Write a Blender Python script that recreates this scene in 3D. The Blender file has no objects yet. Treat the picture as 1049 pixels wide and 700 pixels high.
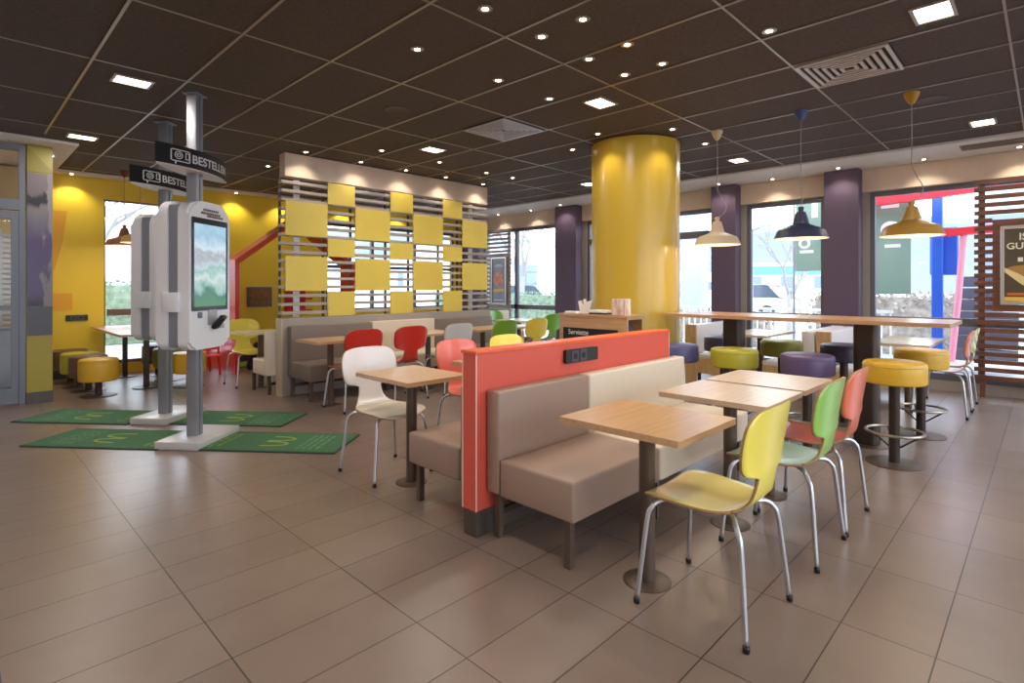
import bpy, bmesh, math, random
from mathutils import Vector, Matrix
random.seed(7)
PI = math.pi
C = bpy.context.scene.collection
S = bpy.context.scene

# ------------------------------------------------------------------ camera
cam_d = bpy.data.cameras.new('camera'); cam = bpy.data.objects.new('camera', cam_d); C.objects.link(cam)
cam_d.sensor_width = 36; cam_d.lens = 564 * 36 / 1049; cam_d.shift_y = -56.5 / 1049
cam_d.clip_start = .02; cam_d.clip_end = 500
cam.location = (0, 0, 1.35)
cam.rotation_euler = (PI / 2, 0, math.atan2(550.5, 564.) - PI / 2)
S.camera = cam
# ------------------------------------------------------------------ world, light, exposure
w = bpy.data.worlds.new('overcast_sky'); S.world = w; w.use_nodes = True
nt = w.node_tree; bg = nt.nodes['Background']
tc = nt.nodes.new('ShaderNodeTexCoord'); sep = nt.nodes.new('ShaderNodeSeparateXYZ'); ramp = nt.nodes.new('ShaderNodeValToRGB')
nt.links.new(tc.outputs['Generated'], sep.inputs[0]); nt.links.new(sep.outputs[2], ramp.inputs[0]); nt.links.new(ramp.outputs[0], bg.inputs[0])
ramp.color_ramp.elements[0].position = 0.0; ramp.color_ramp.elements[0].color = (.86, .93, 1, 1)
ramp.color_ramp.elements[1].position = .6; ramp.color_ramp.elements[1].color = (.76, .86, 1, 1)
bg.inputs[1].default_value = 5.0
S.view_settings.view_transform = 'Standard'; S.view_settings.look = 'None'
S.view_settings.exposure = 0.22; S.view_settings.gamma = 1.0; S.view_settings.use_curve_mapping = False
SPOT_W, PANEL_W, LAMP_W = 5.5, 7.0, 2.5
CEIL = 3.01

# ------------------------------------------------------------------ materials
def lin(c):
    return tuple(((v / 255) / 12.92 if v / 255 <= .04045 else ((v / 255 + .055) / 1.055) ** 2.4) for v in c)
MATS = {}
def mat(name, rgb, rough=.5, metal=0, emit=0, noise=0, scale=30, bump=0, coat=0, stretch=(1, 1, 1), rgb2=None, trans=0, spec=.5):
    if name in MATS: return MATS[name]
    m = bpy.data.materials.new(name); m.use_nodes = True
    n = m.node_tree.nodes; l = m.node_tree.links; b = n['Principled BSDF']
    c = (*lin(rgb), 1)
    b.inputs['Base Color'].default_value = c
    b.inputs['Roughness'].default_value = rough; b.inputs['Metallic'].default_value = metal
    b.inputs['Specular IOR Level'].default_value = spec
    if coat: b.inputs['Coat Weight'].default_value = coat; b.inputs['Coat Roughness'].default_value = .15
    if emit:
        b.inputs['Emission Color'].default_value = c; b.inputs['Emission Strength'].default_value = emit
    if noise or bump:
        t = n.new('ShaderNodeTexCoord'); mp = n.new('ShaderNodeMapping'); mp.inputs['Scale'].default_value = stretch
        nz = n.new('ShaderNodeTexNoise'); nz.inputs['Scale'].default_value = scale; nz.inputs['Detail'].default_value = 4
        l.new(t.outputs['Object'], mp.inputs[0]); l.new(mp.outputs[0], nz.inputs['Vector'])
        if noise:
            cr = n.new('ShaderNodeValToRGB')
            c2 = lin(rgb2) if rgb2 else tuple(v * (1 - noise) for v in c[:3])
            cr.color_ramp.elements[0].position = .35; cr.color_ramp.elements[0].color = (*c2, 1)
            cr.color_ramp.elements[1].position = .65; cr.color_ramp.elements[1].color = c
            l.new(nz.outputs[0], cr.inputs[0]); l.new(cr.outputs[0], b.inputs['Base Color'])
        if bump:
            bp = n.new('ShaderNodeBump'); bp.inputs['Strength'].default_value = bump; bp.inputs['Distance'].default_value = .002
            l.new(nz.outputs[0], bp.inputs['Height']); l.new(bp.outputs[0], b.inputs['Normal'])
    MATS[name] = m; return m

def glass_mat(name, tint=(1, 1, 1), fac=.06):
    m = bpy.data.materials.new(name); m.use_nodes = True
    n = m.node_tree.nodes; l = m.node_tree.links
    for x in list(n): n.remove(x)
    o = n.new('ShaderNodeOutputMaterial'); t = n.new('ShaderNodeBsdfTransparent'); g = n.new('ShaderNodeBsdfGlossy'); mx = n.new('ShaderNodeMixShader')
    t.inputs[0].default_value = (*tint, 1); g.inputs['Roughness'].default_value = .02
    fr = n.new('ShaderNodeFresnel'); fr.inputs[0].default_value = 1.25
    l.new(fr.outputs[0], mx.inputs[0]); l.new(t.outputs[0], mx.inputs[1]); l.new(g.outputs[0], mx.inputs[2]); l.new(mx.outputs[0], o.inputs[0])
    return m
GLASS = glass_mat('window_glass', (.97, .985, 1))

def floor_mat():
    m = bpy.data.materials.new('floor_tiles'); m.use_nodes = True
    n = m.node_tree.nodes; l = m.node_tree.links; b = n['Principled BSDF']
    t = n.new('ShaderNodeTexCoord'); mp = n.new('ShaderNodeMapping')
    mp.inputs['Location'].default_value = (-(.72 - .5945 * 20), -(.295 - .3045 * 40), 0)
    l.new(t.outputs['Object'], mp.inputs[0])
    br = n.new('ShaderNodeTexBrick'); br.offset = 0; br.squash = 1
    br.inputs['Scale'].default_value = 1; br.inputs['Brick Width'].default_value = .5945; br.inputs['Row Height'].default_value = .3045
    br.inputs['Mortar Size'].default_value = .0028; br.inputs['Mortar Smooth'].default_value = .3; br.inputs['Bias'].default_value = 0
    br.inputs['Color1'].default_value = (*lin((142, 122, 109)), 1); br.inputs['Color2'].default_value = (*lin((134, 114, 102)), 1)
    br.inputs['Mortar'].default_value = (*lin((58, 50, 44)), 1)
    l.new(mp.outputs[0], br.inputs['Vector'])
    nz = n.new('ShaderNodeTexNoise'); nz.inputs['Scale'].default_value = 4; nz.inputs['Detail'].default_value = 3; nz.inputs['Roughness'].default_value = .5
    l.new(t.outputs['Object'], nz.inputs['Vector'])
    cr = n.new('ShaderNodeValToRGB'); cr.color_ramp.elements[0].position = .2; cr.color_ramp.elements[0].color = (.80, .79, .78, 1)
    cr.color_ramp.elements[1].position = .85; cr.color_ramp.elements[1].color = (1, 1, 1, 1)
    l.new(nz.outputs[0], cr.inputs[0])
    mx = n.new('ShaderNodeMix'); mx.data_type = 'RGBA'; mx.blend_type = 'MULTIPLY'; mx.inputs[0].default_value = 1
    l.new(br.outputs['Color'], mx.inputs[6]); l.new(cr.outputs[0], mx.inputs[7]); l.new(mx.outputs[2], b.inputs['Base Color'])
    rr = n.new('ShaderNodeMapRange'); rr.inputs['To Min'].default_value = .22; rr.inputs['To Max'].default_value = .36
    b.inputs['Roughness'].default_value = .3
    bp = n.new('ShaderNodeBump'); bp.inputs['Strength'].default_value = .3; bp.inputs['Distance'].default_value = .001; bp.invert = True
    l.new(br.outputs['Fac'], bp.inputs['Height']); l.new(bp.outputs[0], b.inputs['Normal'])
    return m
FLOOR = floor_mat()

def wood_mat(name, a, b_, axis=0, rough=.4):
    m = bpy.data.materials.new(name); m.use_nodes = True
    n = m.node_tree.nodes; l = m.node_tree.links; b = n['Principled BSDF']
    t = n.new('ShaderNodeTexCoord'); mp = n.new('ShaderNodeMapping')
    sc = [26, 26, 26]; sc[axis] = 1.6; mp.inputs['Scale'].default_value = sc
    nz = n.new('ShaderNodeTexNoise'); nz.inputs['Scale'].default_value = 1.6; nz.inputs['Detail'].default_value = 6; nz.inputs['Distortion'].default_value = .4
    cr = n.new('ShaderNodeValToRGB'); cr.color_ramp.elements[0].position = .35; cr.color_ramp.elements[0].color = (*lin(b_), 1)
    cr.color_ramp.elements[1].position = .65; cr.color_ramp.elements[1].color = (*lin(a), 1)
    l.new(t.outputs['Object'], mp.inputs[0]); l.new(mp.outputs[0], nz.inputs['Vector']); l.new(nz.outputs[0], cr.inputs[0]); l.new(cr.outputs[0], b.inputs['Base Color'])
    b.inputs['Roughness'].default_value = rough; b.inputs['Specular IOR Level'].default_value = .9 if rough < .35 else .5
    return m
WOOD = wood_mat('oak_laminate', (200, 158, 116), (186, 143, 102), 0, .3)
WOODY = wood_mat('oak_laminate_lengthwise', (196, 152, 108), (180, 136, 94), 1, .3)
WOODV = wood_mat('pale_oak_upright', (205, 170, 124), (188, 150, 104), 2, .45)
SLATW = wood_mat('dark_cedar_slats', (122, 76, 56), (98, 58, 42), 1, .5)
PLY = mat('plywood_edge', (176, 138, 92), .6, noise=.3, scale=60, stretch=(1, 1, 8))
CHROME = mat('satin_steel_tube', (214, 216, 222), .34, 1)
BRONZE = mat('bronze_powder_coat', (96, 80, 68), .38, .35)
BRONZED = mat('dark_bronze_metal', (66, 54, 47), .35, .4)
BLACKP = mat('black_plastic', (28, 28, 30), .4)
ALU = mat('brushed_aluminium', (150, 152, 160), .5, .5)
ALUD = mat('dark_anodised_metal', (92, 94, 102), .35, .8)
WHITEP = mat('white_shell_plastic', (222, 221, 224), .35)
TAUPE2 = mat('grey_taupe_leatherette', (128, 112, 101), .48, bump=.25, scale=180, noise=.08)
TAUPE = mat('taupe_leatherette', (156, 129, 113), .48, bump=.25, scale=180, noise=.08)
CREAM = mat('cream_leatherette', (222, 205, 182), .45, bump=.25, scale=180, noise=.05)
RED = mat('coral_red_laminate', (212, 88, 70), .4)
REDT = mat('orange_red_cap', (232, 98, 50), .35)
YEL = mat('yellow_panel_lacquer', (224, 198, 84), .45, noise=.05, scale=3)
YWALL = mat('yellow_wall_print', (244, 210, 52), .5, noise=.12, scale=.8)
YCOL = mat('yellow_column_cladding', (206, 170, 52), .32, noise=.05, scale=14, stretch=(1, 1, .05), coat=.2)
PURPLE = mat('plum_pilaster_paint', (90, 73, 94), .6)
BEIGE = mat('beige_wallcovering', (216, 194, 172), .7, noise=.06, scale=6)
GREIGE = mat('grey_beige_panel', (164, 152, 142), .6, noise=.06, scale=6)
CEILW = mat('white_soffit_paint', (228, 223, 216), .7)
CEILD = mat('dark_brown_ceiling_fleece', (90, 76, 65), .85, noise=.3, scale=60, bump=.4)
GRID = mat('ceiling_grid_profile', (168, 156, 140), .35, .5)
FRAME = mat('window_frame_grey', (104, 104, 112), .45, .2)
MATG = mat('green_mat_carpet', (66, 112, 72), .95, noise=.2, scale=150, bump=.6)
DARKB = mat('dark_brown_plinth', (62, 50, 44), .45)
GLOW = mat('lamp_glow', (255, 236, 205), .5, emit=14)
GLOWP = mat('panel_glow', (255, 238, 212), .5, emit=9)
WHITE = mat('white_paint', (235, 234, 232), .6)
GOLD = mat('golden_yellow_print', (140, 156, 62), .9)
PALEG = mat('pale_green_print', (92, 136, 92), .95)

# ------------------------------------------------------------------ mesh helpers
def B(): return bmesh.new()
def box(bm, x0, x1, y0, y1, z0, z1, bev=0, seg=2, mi=0):
    vs = [bm.verts.new((x, y, z)) for x in (x0, x1) for y in (y0, y1) for z in (z0, z1)]
    q = [(0, 1, 3, 2), (4, 6, 7, 5), (0, 4, 5, 1), (2, 3, 7, 6), (0, 2, 6, 4), (1, 5, 7, 3)]
    fs = [bm.faces.new([vs[i] for i in f]) for f in q]
    for f in fs: f.material_index = mi
    if bev:
        es = list({e for f in fs for e in f.edges})
        bmesh.ops.bevel(bm, geom=es, offset=bev, segments=seg, affect='EDGES', profile=.5, material=-1)
    return bm
def lathe(bm, prof, cx=0, cy=0, seg=32, mi=0, cz=0):
    rings = []
    for r, z in prof:
        if r < 1e-6: rings.append([bm.verts.new((cx, cy, z + cz))])
        else: rings.append([bm.verts.new((cx + r * math.cos(2 * PI * k / seg), cy + r * math.sin(2 * PI * k / seg), z + cz)) for k in range(seg)])
    for a, b in zip(rings, rings[1:]):
        for k in range(seg):
            k2 = (k + 1) % seg
            if len(a) == 1 and len(b) == 1: continue
            if len(a) == 1: f = bm.faces.new((a[0], b[k2], b[k]))
            elif len(b) == 1: f = bm.faces.new((a[k], a[k2], b[0]))
            else: f = bm.faces.new((a[k], a[k2], b[k2], b[k]))
            f.material_index = mi
    return bm
def disc(bm, r, z0, z1, cx=0, cy=0, seg=32, mi=0):
    return lathe(bm, [(0, z0), (r, z0), (r, z1), (0, z1)], cx, cy, seg, mi)
def tube(bm, pts, r, seg=10, mi=0, closed=False):
    pts = [Vector(p) for p in pts]; n = len(pts); rings = []
    up = None
    for i, p in enumerate(pts):
        if closed: d = (pts[(i + 1) % n] - pts[i - 1])
        else: d = (pts[min(i + 1, n - 1)] - pts[max(i - 1, 0)])
        d.normalize()
        if up is None: up = Vector((0, 0, 1)) if abs(d.z) < .9 else Vector((1, 0, 0))
        a = d.cross(up)
        if a.length < 1e-5: a = d.cross(Vector((0, 1, 0)))
        a.normalize(); b = a.cross(d).normalized(); up = b
        rr = r[i] if isinstance(r, (list, tuple)) else r
        rings.append([bm.verts.new(p + a * rr * math.cos(2 * PI * k / seg) + b * rr * math.sin(2 * PI * k / seg)) for k in range(seg)])
    m = n if closed else n - 1
    for i in range(m):
        a, b = rings[i], rings[(i + 1) % n]
        for k in range(seg): bm.faces.new((a[k], a[(k + 1) % seg], b[(k + 1) % seg], b[k])).material_index = mi
    if not closed:
        bm.faces.new(rings[0][::-1]).material_index = mi; bm.faces.new(rings[-1]).material_index = mi
    return bm
def smooth_path(pts, n=6):
    pts = [Vector(p) for p in pts]; out = []
    for i in range(len(pts) - 1):
        p0, p1, p2, p3 = pts[max(i - 1, 0)], pts[i], pts[i + 1], pts[min(i + 2, len(pts) - 1)]
        for k in range(n):
            t = k / n
            out.append(.5 * ((2 * p1) + (p2 - p0) * t + (2 * p0 - 5 * p1 + 4 * p2 - p3) * t * t + (3 * p1 - p0 - 3 * p2 + p3) * t ** 3))
    out.append(pts[-1]); return out
def prism(bm, poly, axis, a0, a1, mi=0):
    """extrude a 2-D outline along an axis ('x': poly=(y,z), 'y': (x,z), 'z': (x,y))"""
    def P(u, v, t): return {'x': (t, u, v), 'y': (u, t, v), 'z': (u, v, t)}[axis]
    lo = [bm.verts.new(P(u, v, a0)) for u, v in poly]; hi = [bm.verts.new(P(u, v, a1)) for u, v in poly]
    n = len(poly)
    fs = [bm.faces.new(lo), bm.faces.new(hi[::-1])]
    for i in range(n): fs.append(bm.faces.new((lo[i], hi[i], hi[(i + 1) % n], lo[(i + 1) % n])))
    for f in fs: f.material_index = mi
    return bm
def rrect(x0, x1, y0, y1, r, n=6):
    o = []
    for cx, cy, a in ((x1 - r, y1 - r, 0), (x0 + r, y1 - r, 90), (x0 + r, y0 + r, 180), (x1 - r, y0 + r, 270)):
        for k in range(n + 1):
            t = math.radians(a + 90 * k / n); o.append((cx + r * math.cos(t), cy + r * math.sin(t)))
    return o
def obj(name, bm, m, parent=None, loc=None, rot=None, label=None, flat=False):
    bmesh.ops.recalc_face_normals(bm, faces=bm.faces)
    me = bpy.data.meshes.new(name); bm.to_mesh(me); bm.free()
    for x in (m if isinstance(m, (list, tuple)) else [m]): me.materials.append(x)
    if not flat:
        for p in me.polygons: p.use_smooth = True
        me.set_sharp_from_angle(angle=math.radians(35))
    o = bpy.data.objects.new(name, me); C.objects.link(o)
    if parent: o.parent = parent
    if loc: o.location = loc
    if rot: o.rotation_euler = rot
    if label: o['label'] = label
    return o
def tag(o, label=None, cat=None, group=None, kind=None):
    if label: o['label'] = label
    if cat: o['category'] = cat
    if group: o['group'] = group
    if kind: o['kind'] = kind
    return o
def thing(name, label, cat, loc=(0, 0, 0), rz=0, group=None):
    o = bpy.data.objects.new(name, None); C.objects.link(o); o.empty_display_size = .1
    o.location = loc; o.rotation_euler = (0, 0, rz); return tag(o, label, cat, group)
def struct(name, bm, m, parent=None, **k):
    o = obj(name, bm, m, parent, **k)
    if not parent: o['kind'] = 'structure'
    return o
def kids(o): return [c for c in C.objects if c.parent == o]
def copy_tree(o, parent=None):
    c = o.copy(); C.objects.link(c); c.parent = parent
    for ch in kids(o): copy_tree(ch, c)
    return c
def dup(o, loc, rz=0, label=None, group=None):
    c = copy_tree(o); c.location = loc; c.rotation_euler = (0, 0, rz)
    if label: c['label'] = label
    if group: c['group'] = group
    return c
def text(name, s, size, m, parent, mtx, depth=.002, align='LEFT', sx=1, bold=0):
    cu = bpy.data.curves.new('t', 'FONT'); cu.body = s; cu.size = size; cu.align_x = align; cu.extrude = depth; cu.offset = bold
    t = bpy.data.objects.new('t', cu); C.objects.link(t)
    dg = bpy.context.evaluated_depsgraph_get(); dg.update()
    me = bpy.data.meshes.new_from_object(t.evaluated_get(dg))
    bpy.data.objects.remove(t)
    me.transform(mtx @ Matrix.Diagonal((sx, 1, 1, 1))); me.materials.clear(); me.materials.append(m)
    o = bpy.data.objects.new(name, me); C.objects.link(o); o.parent = parent; return o
def plane_mtx(origin, xdir, ydir):
    x = Vector(xdir).normalized(); y = Vector(ydir).normalized(); z = x.cross(y)
    M = Matrix(((x.x, y.x, z.x, origin[0]), (x.y, y.y, z.y, origin[1]), (x.z, y.z, z.z, origin[2]), (0, 0, 0, 1)))
    return M

# ================================================================== ROOM SHELL
XL, YB = -3.4, -3.2          # unseen walls behind the camera
XW, YW = 9.0, 10.3           # window wall (const X) and yellow rear wall (const Y)
struct('floor', box(B(), XL, XW + .2, YB, YW + .2, -.12, 0), FLOOR)
struct('ceiling', box(B(), XL, XW + .2, YB, YW + .2, CEIL + .001, CEIL + .15), CEILD)
FILL_OPENINGS = [(-2.6, .2, .5, 2.75), (.7, 3.6, .5, 2.75), (4.1, 7.9, .5, 2.75)]  # unseen window openings, added to brighten surfaces facing the camera
b = B(); x_ = XL - .2
for a_, c_, zl_, zh_ in FILL_OPENINGS:
    box(b, x_, a_, YB - .2, YB, -.1, CEIL + .1); box(b, a_, c_, YB - .2, YB, -.1, zl_); box(b, a_, c_, YB - .2, YB, zh_, CEIL + .1); x_ = c_
box(b, x_, XW + .2, YB - .2, YB, -.1, CEIL + .1)
struct('wall_near', b, BEIGE)
for i, (a_, c_, zl_, zh_) in enumerate(FILL_OPENINGS):
    fr = B(); ya, yb = YB - .12, YB - .05
    box(fr, a_, a_ + .06, ya, yb, zl_, zh_); box(fr, c_ - .06, c_, ya, yb, zl_, zh_); box(fr, a_ + .06, c_ - .06, ya, yb, zh_ - .06, zh_); box(fr, a_ + .06, c_ - .06, ya, yb, zl_, zl_ + .06)
    root = obj('window_%d' % (9 + i), fr, FRAME); root['kind'] = 'structure'  # frame of an added daylight opening behind the camera
    g = B(); box(g, a_ + .05, c_ - .05, YB - .09, YB - .078, zl_ + .05, zh_ - .05); obj('pane', g, GLASS, root)
struct('wall_left', box(B(), XL - .2, XL, YB, YW + .2, -.1, CEIL + .1), BEIGE)
# ceiling grid
b = B()
for n_ in range(-6, 12):
    x = .735 + .617 * n_
    y1 = YW - .1 if x > 1.05 else 8.0
    box(b, x - .009, x + .009, YB + .02, y1 - .2, CEIL - .006, CEIL)
for n_ in range(-2, 9):
    y = .19 + 1.2 * n_
    box(b, (1.1 if y > 8 else XL), 7.95, y - .007, y + .007, CEIL - .0045, CEIL)
tag(obj('trim_1', b, GRID), kind='structure', )
# white soffits
b = B(); box(b, 8.0, XW - .02, YB + .02, YW - .02, CEIL - .03, CEIL - .001)
tag(obj('trim_2', b, CEILW), kind='structure')
b = B(); box(b, XL + .02, 1.06, 8.04, YW - .02, CEIL - .03, CEIL - .001); box(b, 1.06, 7.98, 10.0, YW - .02, CEIL - .03, CEIL - .001)
tag(obj('trim_3', b, CEILW), kind='structure')

# --- window wall (X = 9) : openings between pilasters
OP = [(-2.4, 1.80), (2.36, 3.50), (4.02, 6.68), (7.36, 9.75)]       # Y ranges
b = B()
edges = [YB - .1] + [v for o_ in OP for v in o_] + [YW + .2]
for k in range(0, len(edges), 2): box(b, XW, XW + .22, edges[k], edges[k + 1], 0, CEIL)
for y0, y1 in OP:
    box(b, XW, XW + .22, y0, y1, 2.66, CEIL); box(b, XW, XW + .22, y0, y1, 0, .13)
struct('wall_right', b, GREIGE)
b = B(); box(b, 8.93, XW - .002, YB + .02, YW - .02, 2.665, CEIL - .032, .004, 1)
struct('trim_4', b, BEIGE)                                          # wallcovering band above the windows
for i, (y0, y1) in enumerate([(1.87, 2.30), (3.56, 3.96), (6.74, 7.28), (9.80, 10.25)]):
    b = B(); box(b, 8.72, 8.925, y0, y1, .0, CEIL - .034, .004, 1); struct('trim_%d' % (5 + i), b, PURPLE)
    b = B(); box(b, 8.715, 8.93, y0 - .006, y1 + .006, 0.0, .1, .002, 1); struct('baseboard_pilaster_%d' % (i + 1), b, DARKB)
for i, (y0, y1) in enumerate(OP):
    fr = B(); X0, X1 = XW + .02, XW + .1
    box(fr, X0, X1, y0, y0 + .06, .13, 2.66); box(fr, X0, X1, y1 - .06, y1, .13, 2.66)
    box(fr, X0, X1, y0 + .06, y1 - .06, 2.60, 2.66); box(fr, X0, X1, y0 + .06, y1 - .06, .13, .22)
    if i in (0, 1, 3): box(fr, X0, X1, y0 + .06, y1 - .06, .84, .94)
    if i == 2: box(fr, X0, X1, y0 + .06, y1 - .06, 2.18, 2.30); box(fr, X0, X1, 5.3, 5.38, .22, 2.6)
    if i == 0: box(fr, X0, X1, .58, .64, .22, 2.60)
    if i == 3: box(fr, X0, X1, 8.64, 8.72, .22, 2.6)
    root = obj('window_%d' % (i + 1), fr, FRAME); root['kind'] = 'structure'
    g = B(); box(g, X0 + .03, X0 + .042, y0 + .05, y1 - .05, .14, 2.64); obj('pane', g, GLASS, root)

# --- rear yellow wall (Y = 10.3) : left door-height window, right long window
OR = [(-3.2, -.6, .12, 2.68), (1.66, 3.00, .16, 2.68), (5.25, 8.55, .85, 2.62)]
b = B()
def wall_y(b, y0, y1, xa, xb, ops, z1=CEIL):
    x = xa
    for (a, c, zl, zh) in ops:
        box(b, x, a, y0, y1, 0, z1); box(b, a, c, y0, y1, zh, z1); box(b, a, c, y0, y1, 0, zl); x = c
    box(b, x, xb, y0, y1, 0, z1)
wall_y(b, YW, YW + .2, XL, XW + .2, OR)
struct('wall_back', b, YWALL)
for i, (a, c, zl, zh) in enumerate(OR):
    fr = B(); Y0, Y1 = YW + .03, YW + .11; fw = .022 if i == 1 else .05
    box(fr, a, a + fw, Y0, Y1, zl, zh); box(fr, c - fw, c, Y0, Y1, zl, zh); box(fr, a + fw, c - fw, Y0, Y1, zh - fw, zh); box(fr, a + .05, c - .05, Y0, Y1, zl, zl + .05)
    if i == 0: box(fr, -1.95, -1.89, Y0, Y1, zl + .05, zh - .05)
    elif i == 1: box(fr, a + .05, c - .05, Y0, Y1, .90, 1.0)
    else:
        for xx in (6.3, 7.4): box(fr, xx, xx + .06, Y0, Y1, zl + .05, zh - .05)
        box(fr, a + .05, c - .05, Y0, Y1, 1.72, 1.78)
    root = obj('window_%d' % (5 + i), fr, mat('window_frame_brown', (120, 96, 84), .5) if i == 1 else FRAME); root['kind'] = 'structure'
    g = B(); box(g, a + .04, c - .04, Y0 + .03, Y0 + .042, zl + .03, zh - .03); obj('pane', g, GLASS, root)
b = B(); box(b, 1.0, 1.64, YW - .03, YW - .002, 0, .16); box(b, 3.02, 8.7, YW - .03, YW - .002, 0, .16); struct('baseboard_back', b, DARKB)
# printed graphics on the yellow wall: fry-coloured orange shapes
b = B(); prism(b, [(1.0, 1.0), (1.28, 1.0), (1.28, 1.25), (1.0, 1.25)], 'y', YW - .006, YW - .001)
prism(b, [(1.0, 1.45), (1.08, 1.6), (1.17, 2.0), (1.22, 2.45), (1.0, 2.45)], 'y', YW - .006, YW - .001)
tag(obj('wall_graphic', b, mat('orange_wall_print', (232, 172, 40), .5)), 'orange printed shape on the yellow wall left of the rear window', 'wall graphic')

# --- entrance glazing wall (Y = 8.4) on the left and the vestibule behind it
fr = B()
box(fr, -3.3, .564, 8.40, 8.48, 2.22, 2.34); box(fr, .565, .62, 8.40, 8.48, 0, 2.96)
box(fr, -3.3, .564, 8.40, 8.48, 2.90, 2.96)
dr = struct('door_1', fr, mat('door_frame_grey', (112, 114, 124), .4, .3))
g = B(); box(g, -3.2, .56, 8.43, 8.44, 2.34, 2.90); obj('transom_pane', g, GLASS, dr)
f = B(); box(f, -.50, -.44, 8.40, 8.46, .02, 2.2); box(f, .50, .56, 8.40, 8.46, .02, 2.2); box(f, -.44, .50, 8.40, 8.46, .02, .2); box(f, -.44, .50, 8.40, 8.46, 2.12, 2.2); box(f, -.44, .50, 8.40, 8.46, 1.08, 1.13)
lf = obj('door_leaf', f, MATS['door_frame_grey'], dr)
g = B(); box(g, -.44, .50, 8.425, 8.435, .2, 2.12); obj('pane', g, GLASS, lf)
h = B(); tube(h, [(-.40, 8.36, .9), (-.40, 8.36, 1.4)], .014); box(h, -.41, -.39, 8.36, 8.40, .95, .97); box(h, -.41, -.39, 8.36, 8.40, 1.33, 1.35); obj('door_handle', h, ALU, lf)
b = B(); box(b, -.45, .70, 9.95, 10.1, 0, 2.96); struct('wall_vestibule', b, mat('vestibule_cream', (214, 190, 140), .6))
fr = B(); box(fr, -.3, .3, 9.90, 9.945, 1.55, 1.6); box(fr, -.3, .3, 9.90, 9.945, 2.3, 2.36); box(fr, .25, .3, 9.90, 9.945, 1.6, 2.3); box(fr, -.3, -.25, 9.90, 9.945, 1.6, 2.3)
wv = struct('window_8', fr, FRAME); g = B(); box(g, -.25, .25, 9.92, 9.93, 1.6, 2.3); obj('pane', g, mat('bright_obscured_glass', (205, 222, 238), .3), wv)
g = B()
for k in range(18): box(g, .50, .66, 9.86, 9.9, .85 + k * .068, .89 + k * .068)
box(g, .47, .50, 9.85, 9.9, .8, 2.1); box(g, .66, .69, 9.85, 9.9, .8, 2.1)
tag(obj('louvre_screen', g, mat('pale_grey_louvre', (196, 200, 206), .5)), 'pale grey louvred screen seen through the glass entrance door', 'screen')
g = B(); box(g, .42, .62, 9.3, 9.6, .03, .8, .02); box(g, .43, .61, 9.31, 9.59, .8, .84, .01)
tag(obj('waste_bin', g, mat('pale_blue_grey_bin', (170, 178, 196), .4)), 'pale grey waste bin behind the glass entrance door', 'bin')

# poster-wrapped column beside the entrance
t = thing('display_column', 'square column wrapped in a purple and grey print, yellow above and below', 'column', (.745, 8.5, 0))
b = B(); box(b, -.115, .115, -.12, .12, .13, CEIL - .031); obj('column_body', b, mat('olive_yellow_wrap', (166, 150, 46), .35), t)
b = B(); box(b, -.12, .12, -.125, .125, .002, .13); obj('plinth', b, mat('grey_plinth_metal', (86, 78, 76), .4, .4), t)
pm = bpy.data.materials.new('purple_collage_print'); pm.use_nodes = True
n = pm.node_tree.nodes; l = pm.node_tree.links; pb = n['Principled BSDF']; pb.inputs['Roughness'].default_value = .35
tcx = n.new('ShaderNodeTexCoord'); sz = n.new('ShaderNodeSeparateXYZ'); l.new(tcx.outputs['Object'], sz.inputs[0])
mp = n.new('ShaderNodeMapping'); mp.inputs['Scale'].default_value = (5, 1, 1.5); nz = n.new('ShaderNodeTexNoise'); nz.inputs['Scale'].default_value = 1.6; nz.inputs['Detail'].default_value = 6
l.new(tcx.outputs['Object'], mp.inputs[0]); l.new(mp.outputs[0], nz.inputs['Vector'])
m1 = n.new('ShaderNodeMath'); m1.operation = 'MULTIPLY_ADD'; m1.inputs[1].default_value = .5; l.new(nz.outputs[0], m1.inputs[0]); l.new(sz.outputs[2], m1.inputs[2])
m2 = n.new('ShaderNodeMapRange'); m2.inputs['From Min'].default_value = 1.37; m2.inputs['From Max'].default_value = 2.91; l.new(m1.outputs[0], m2.inputs[0])
cr = n.new('ShaderNodeValToRGB'); e = cr.color_ramp.elements
e[0].position = 0; e[0].color = (*lin((60, 56, 66)), 1); e[1].position = 1; e[1].color = (*lin((120, 108, 112)), 1)
for p_, c_ in ((.12, (96, 84, 122)), (.5, (84, 70, 112)), (.66, (110, 104, 114)), (.74, (120, 112, 112)), (.77, (34, 32, 38)), (.83, (40, 38, 44)), (.87, (112, 100, 108))):
    x = e.new(p_); x.color = (*lin(c_), 1)
cr2 = n.new('ShaderNodeValToRGB'); m3 = n.new('ShaderNodeMath'); m3.operation = 'MULTIPLY_ADD'; m3.inputs[1].default_value = 2.2; l.new(sz.outputs[0], m3.inputs[0]); l.new(nz.outputs[0], m3.inputs[2])
cr2.color_ramp.elements[0].position = .60; cr2.color_ramp.elements[0].color = (0, 0, 0, 1); cr2.color_ramp.elements[1].position = .64; cr2.color_ramp.elements[1].color = (1, 1, 1, 1)
l.new(m3.outputs[0], cr2.inputs[0]); l.new(m2.outputs[0], cr.inputs[0])
mxp = n.new('ShaderNodeMix'); mxp.data_type = 'RGBA'; mxp.inputs[7].default_value = (*lin((134, 126, 132)), 1)
l.new(cr2.outputs[0], mxp.inputs[0]); l.new(cr.outputs[0], mxp.inputs[6]); l.new(mxp.outputs[2], pb.inputs['Base Color'])
b = B(); box(b, -.112, .112, -.128, -.1205, 1.12, 2.66); obj('poster_print', b, pm, t)
b = B(); box(b, -.112, .112, -.128, -.1205, .78, 1.118); obj('poster_lower_band', b, mat('slate_grey_print', (92, 94, 104), .4), t)
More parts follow.
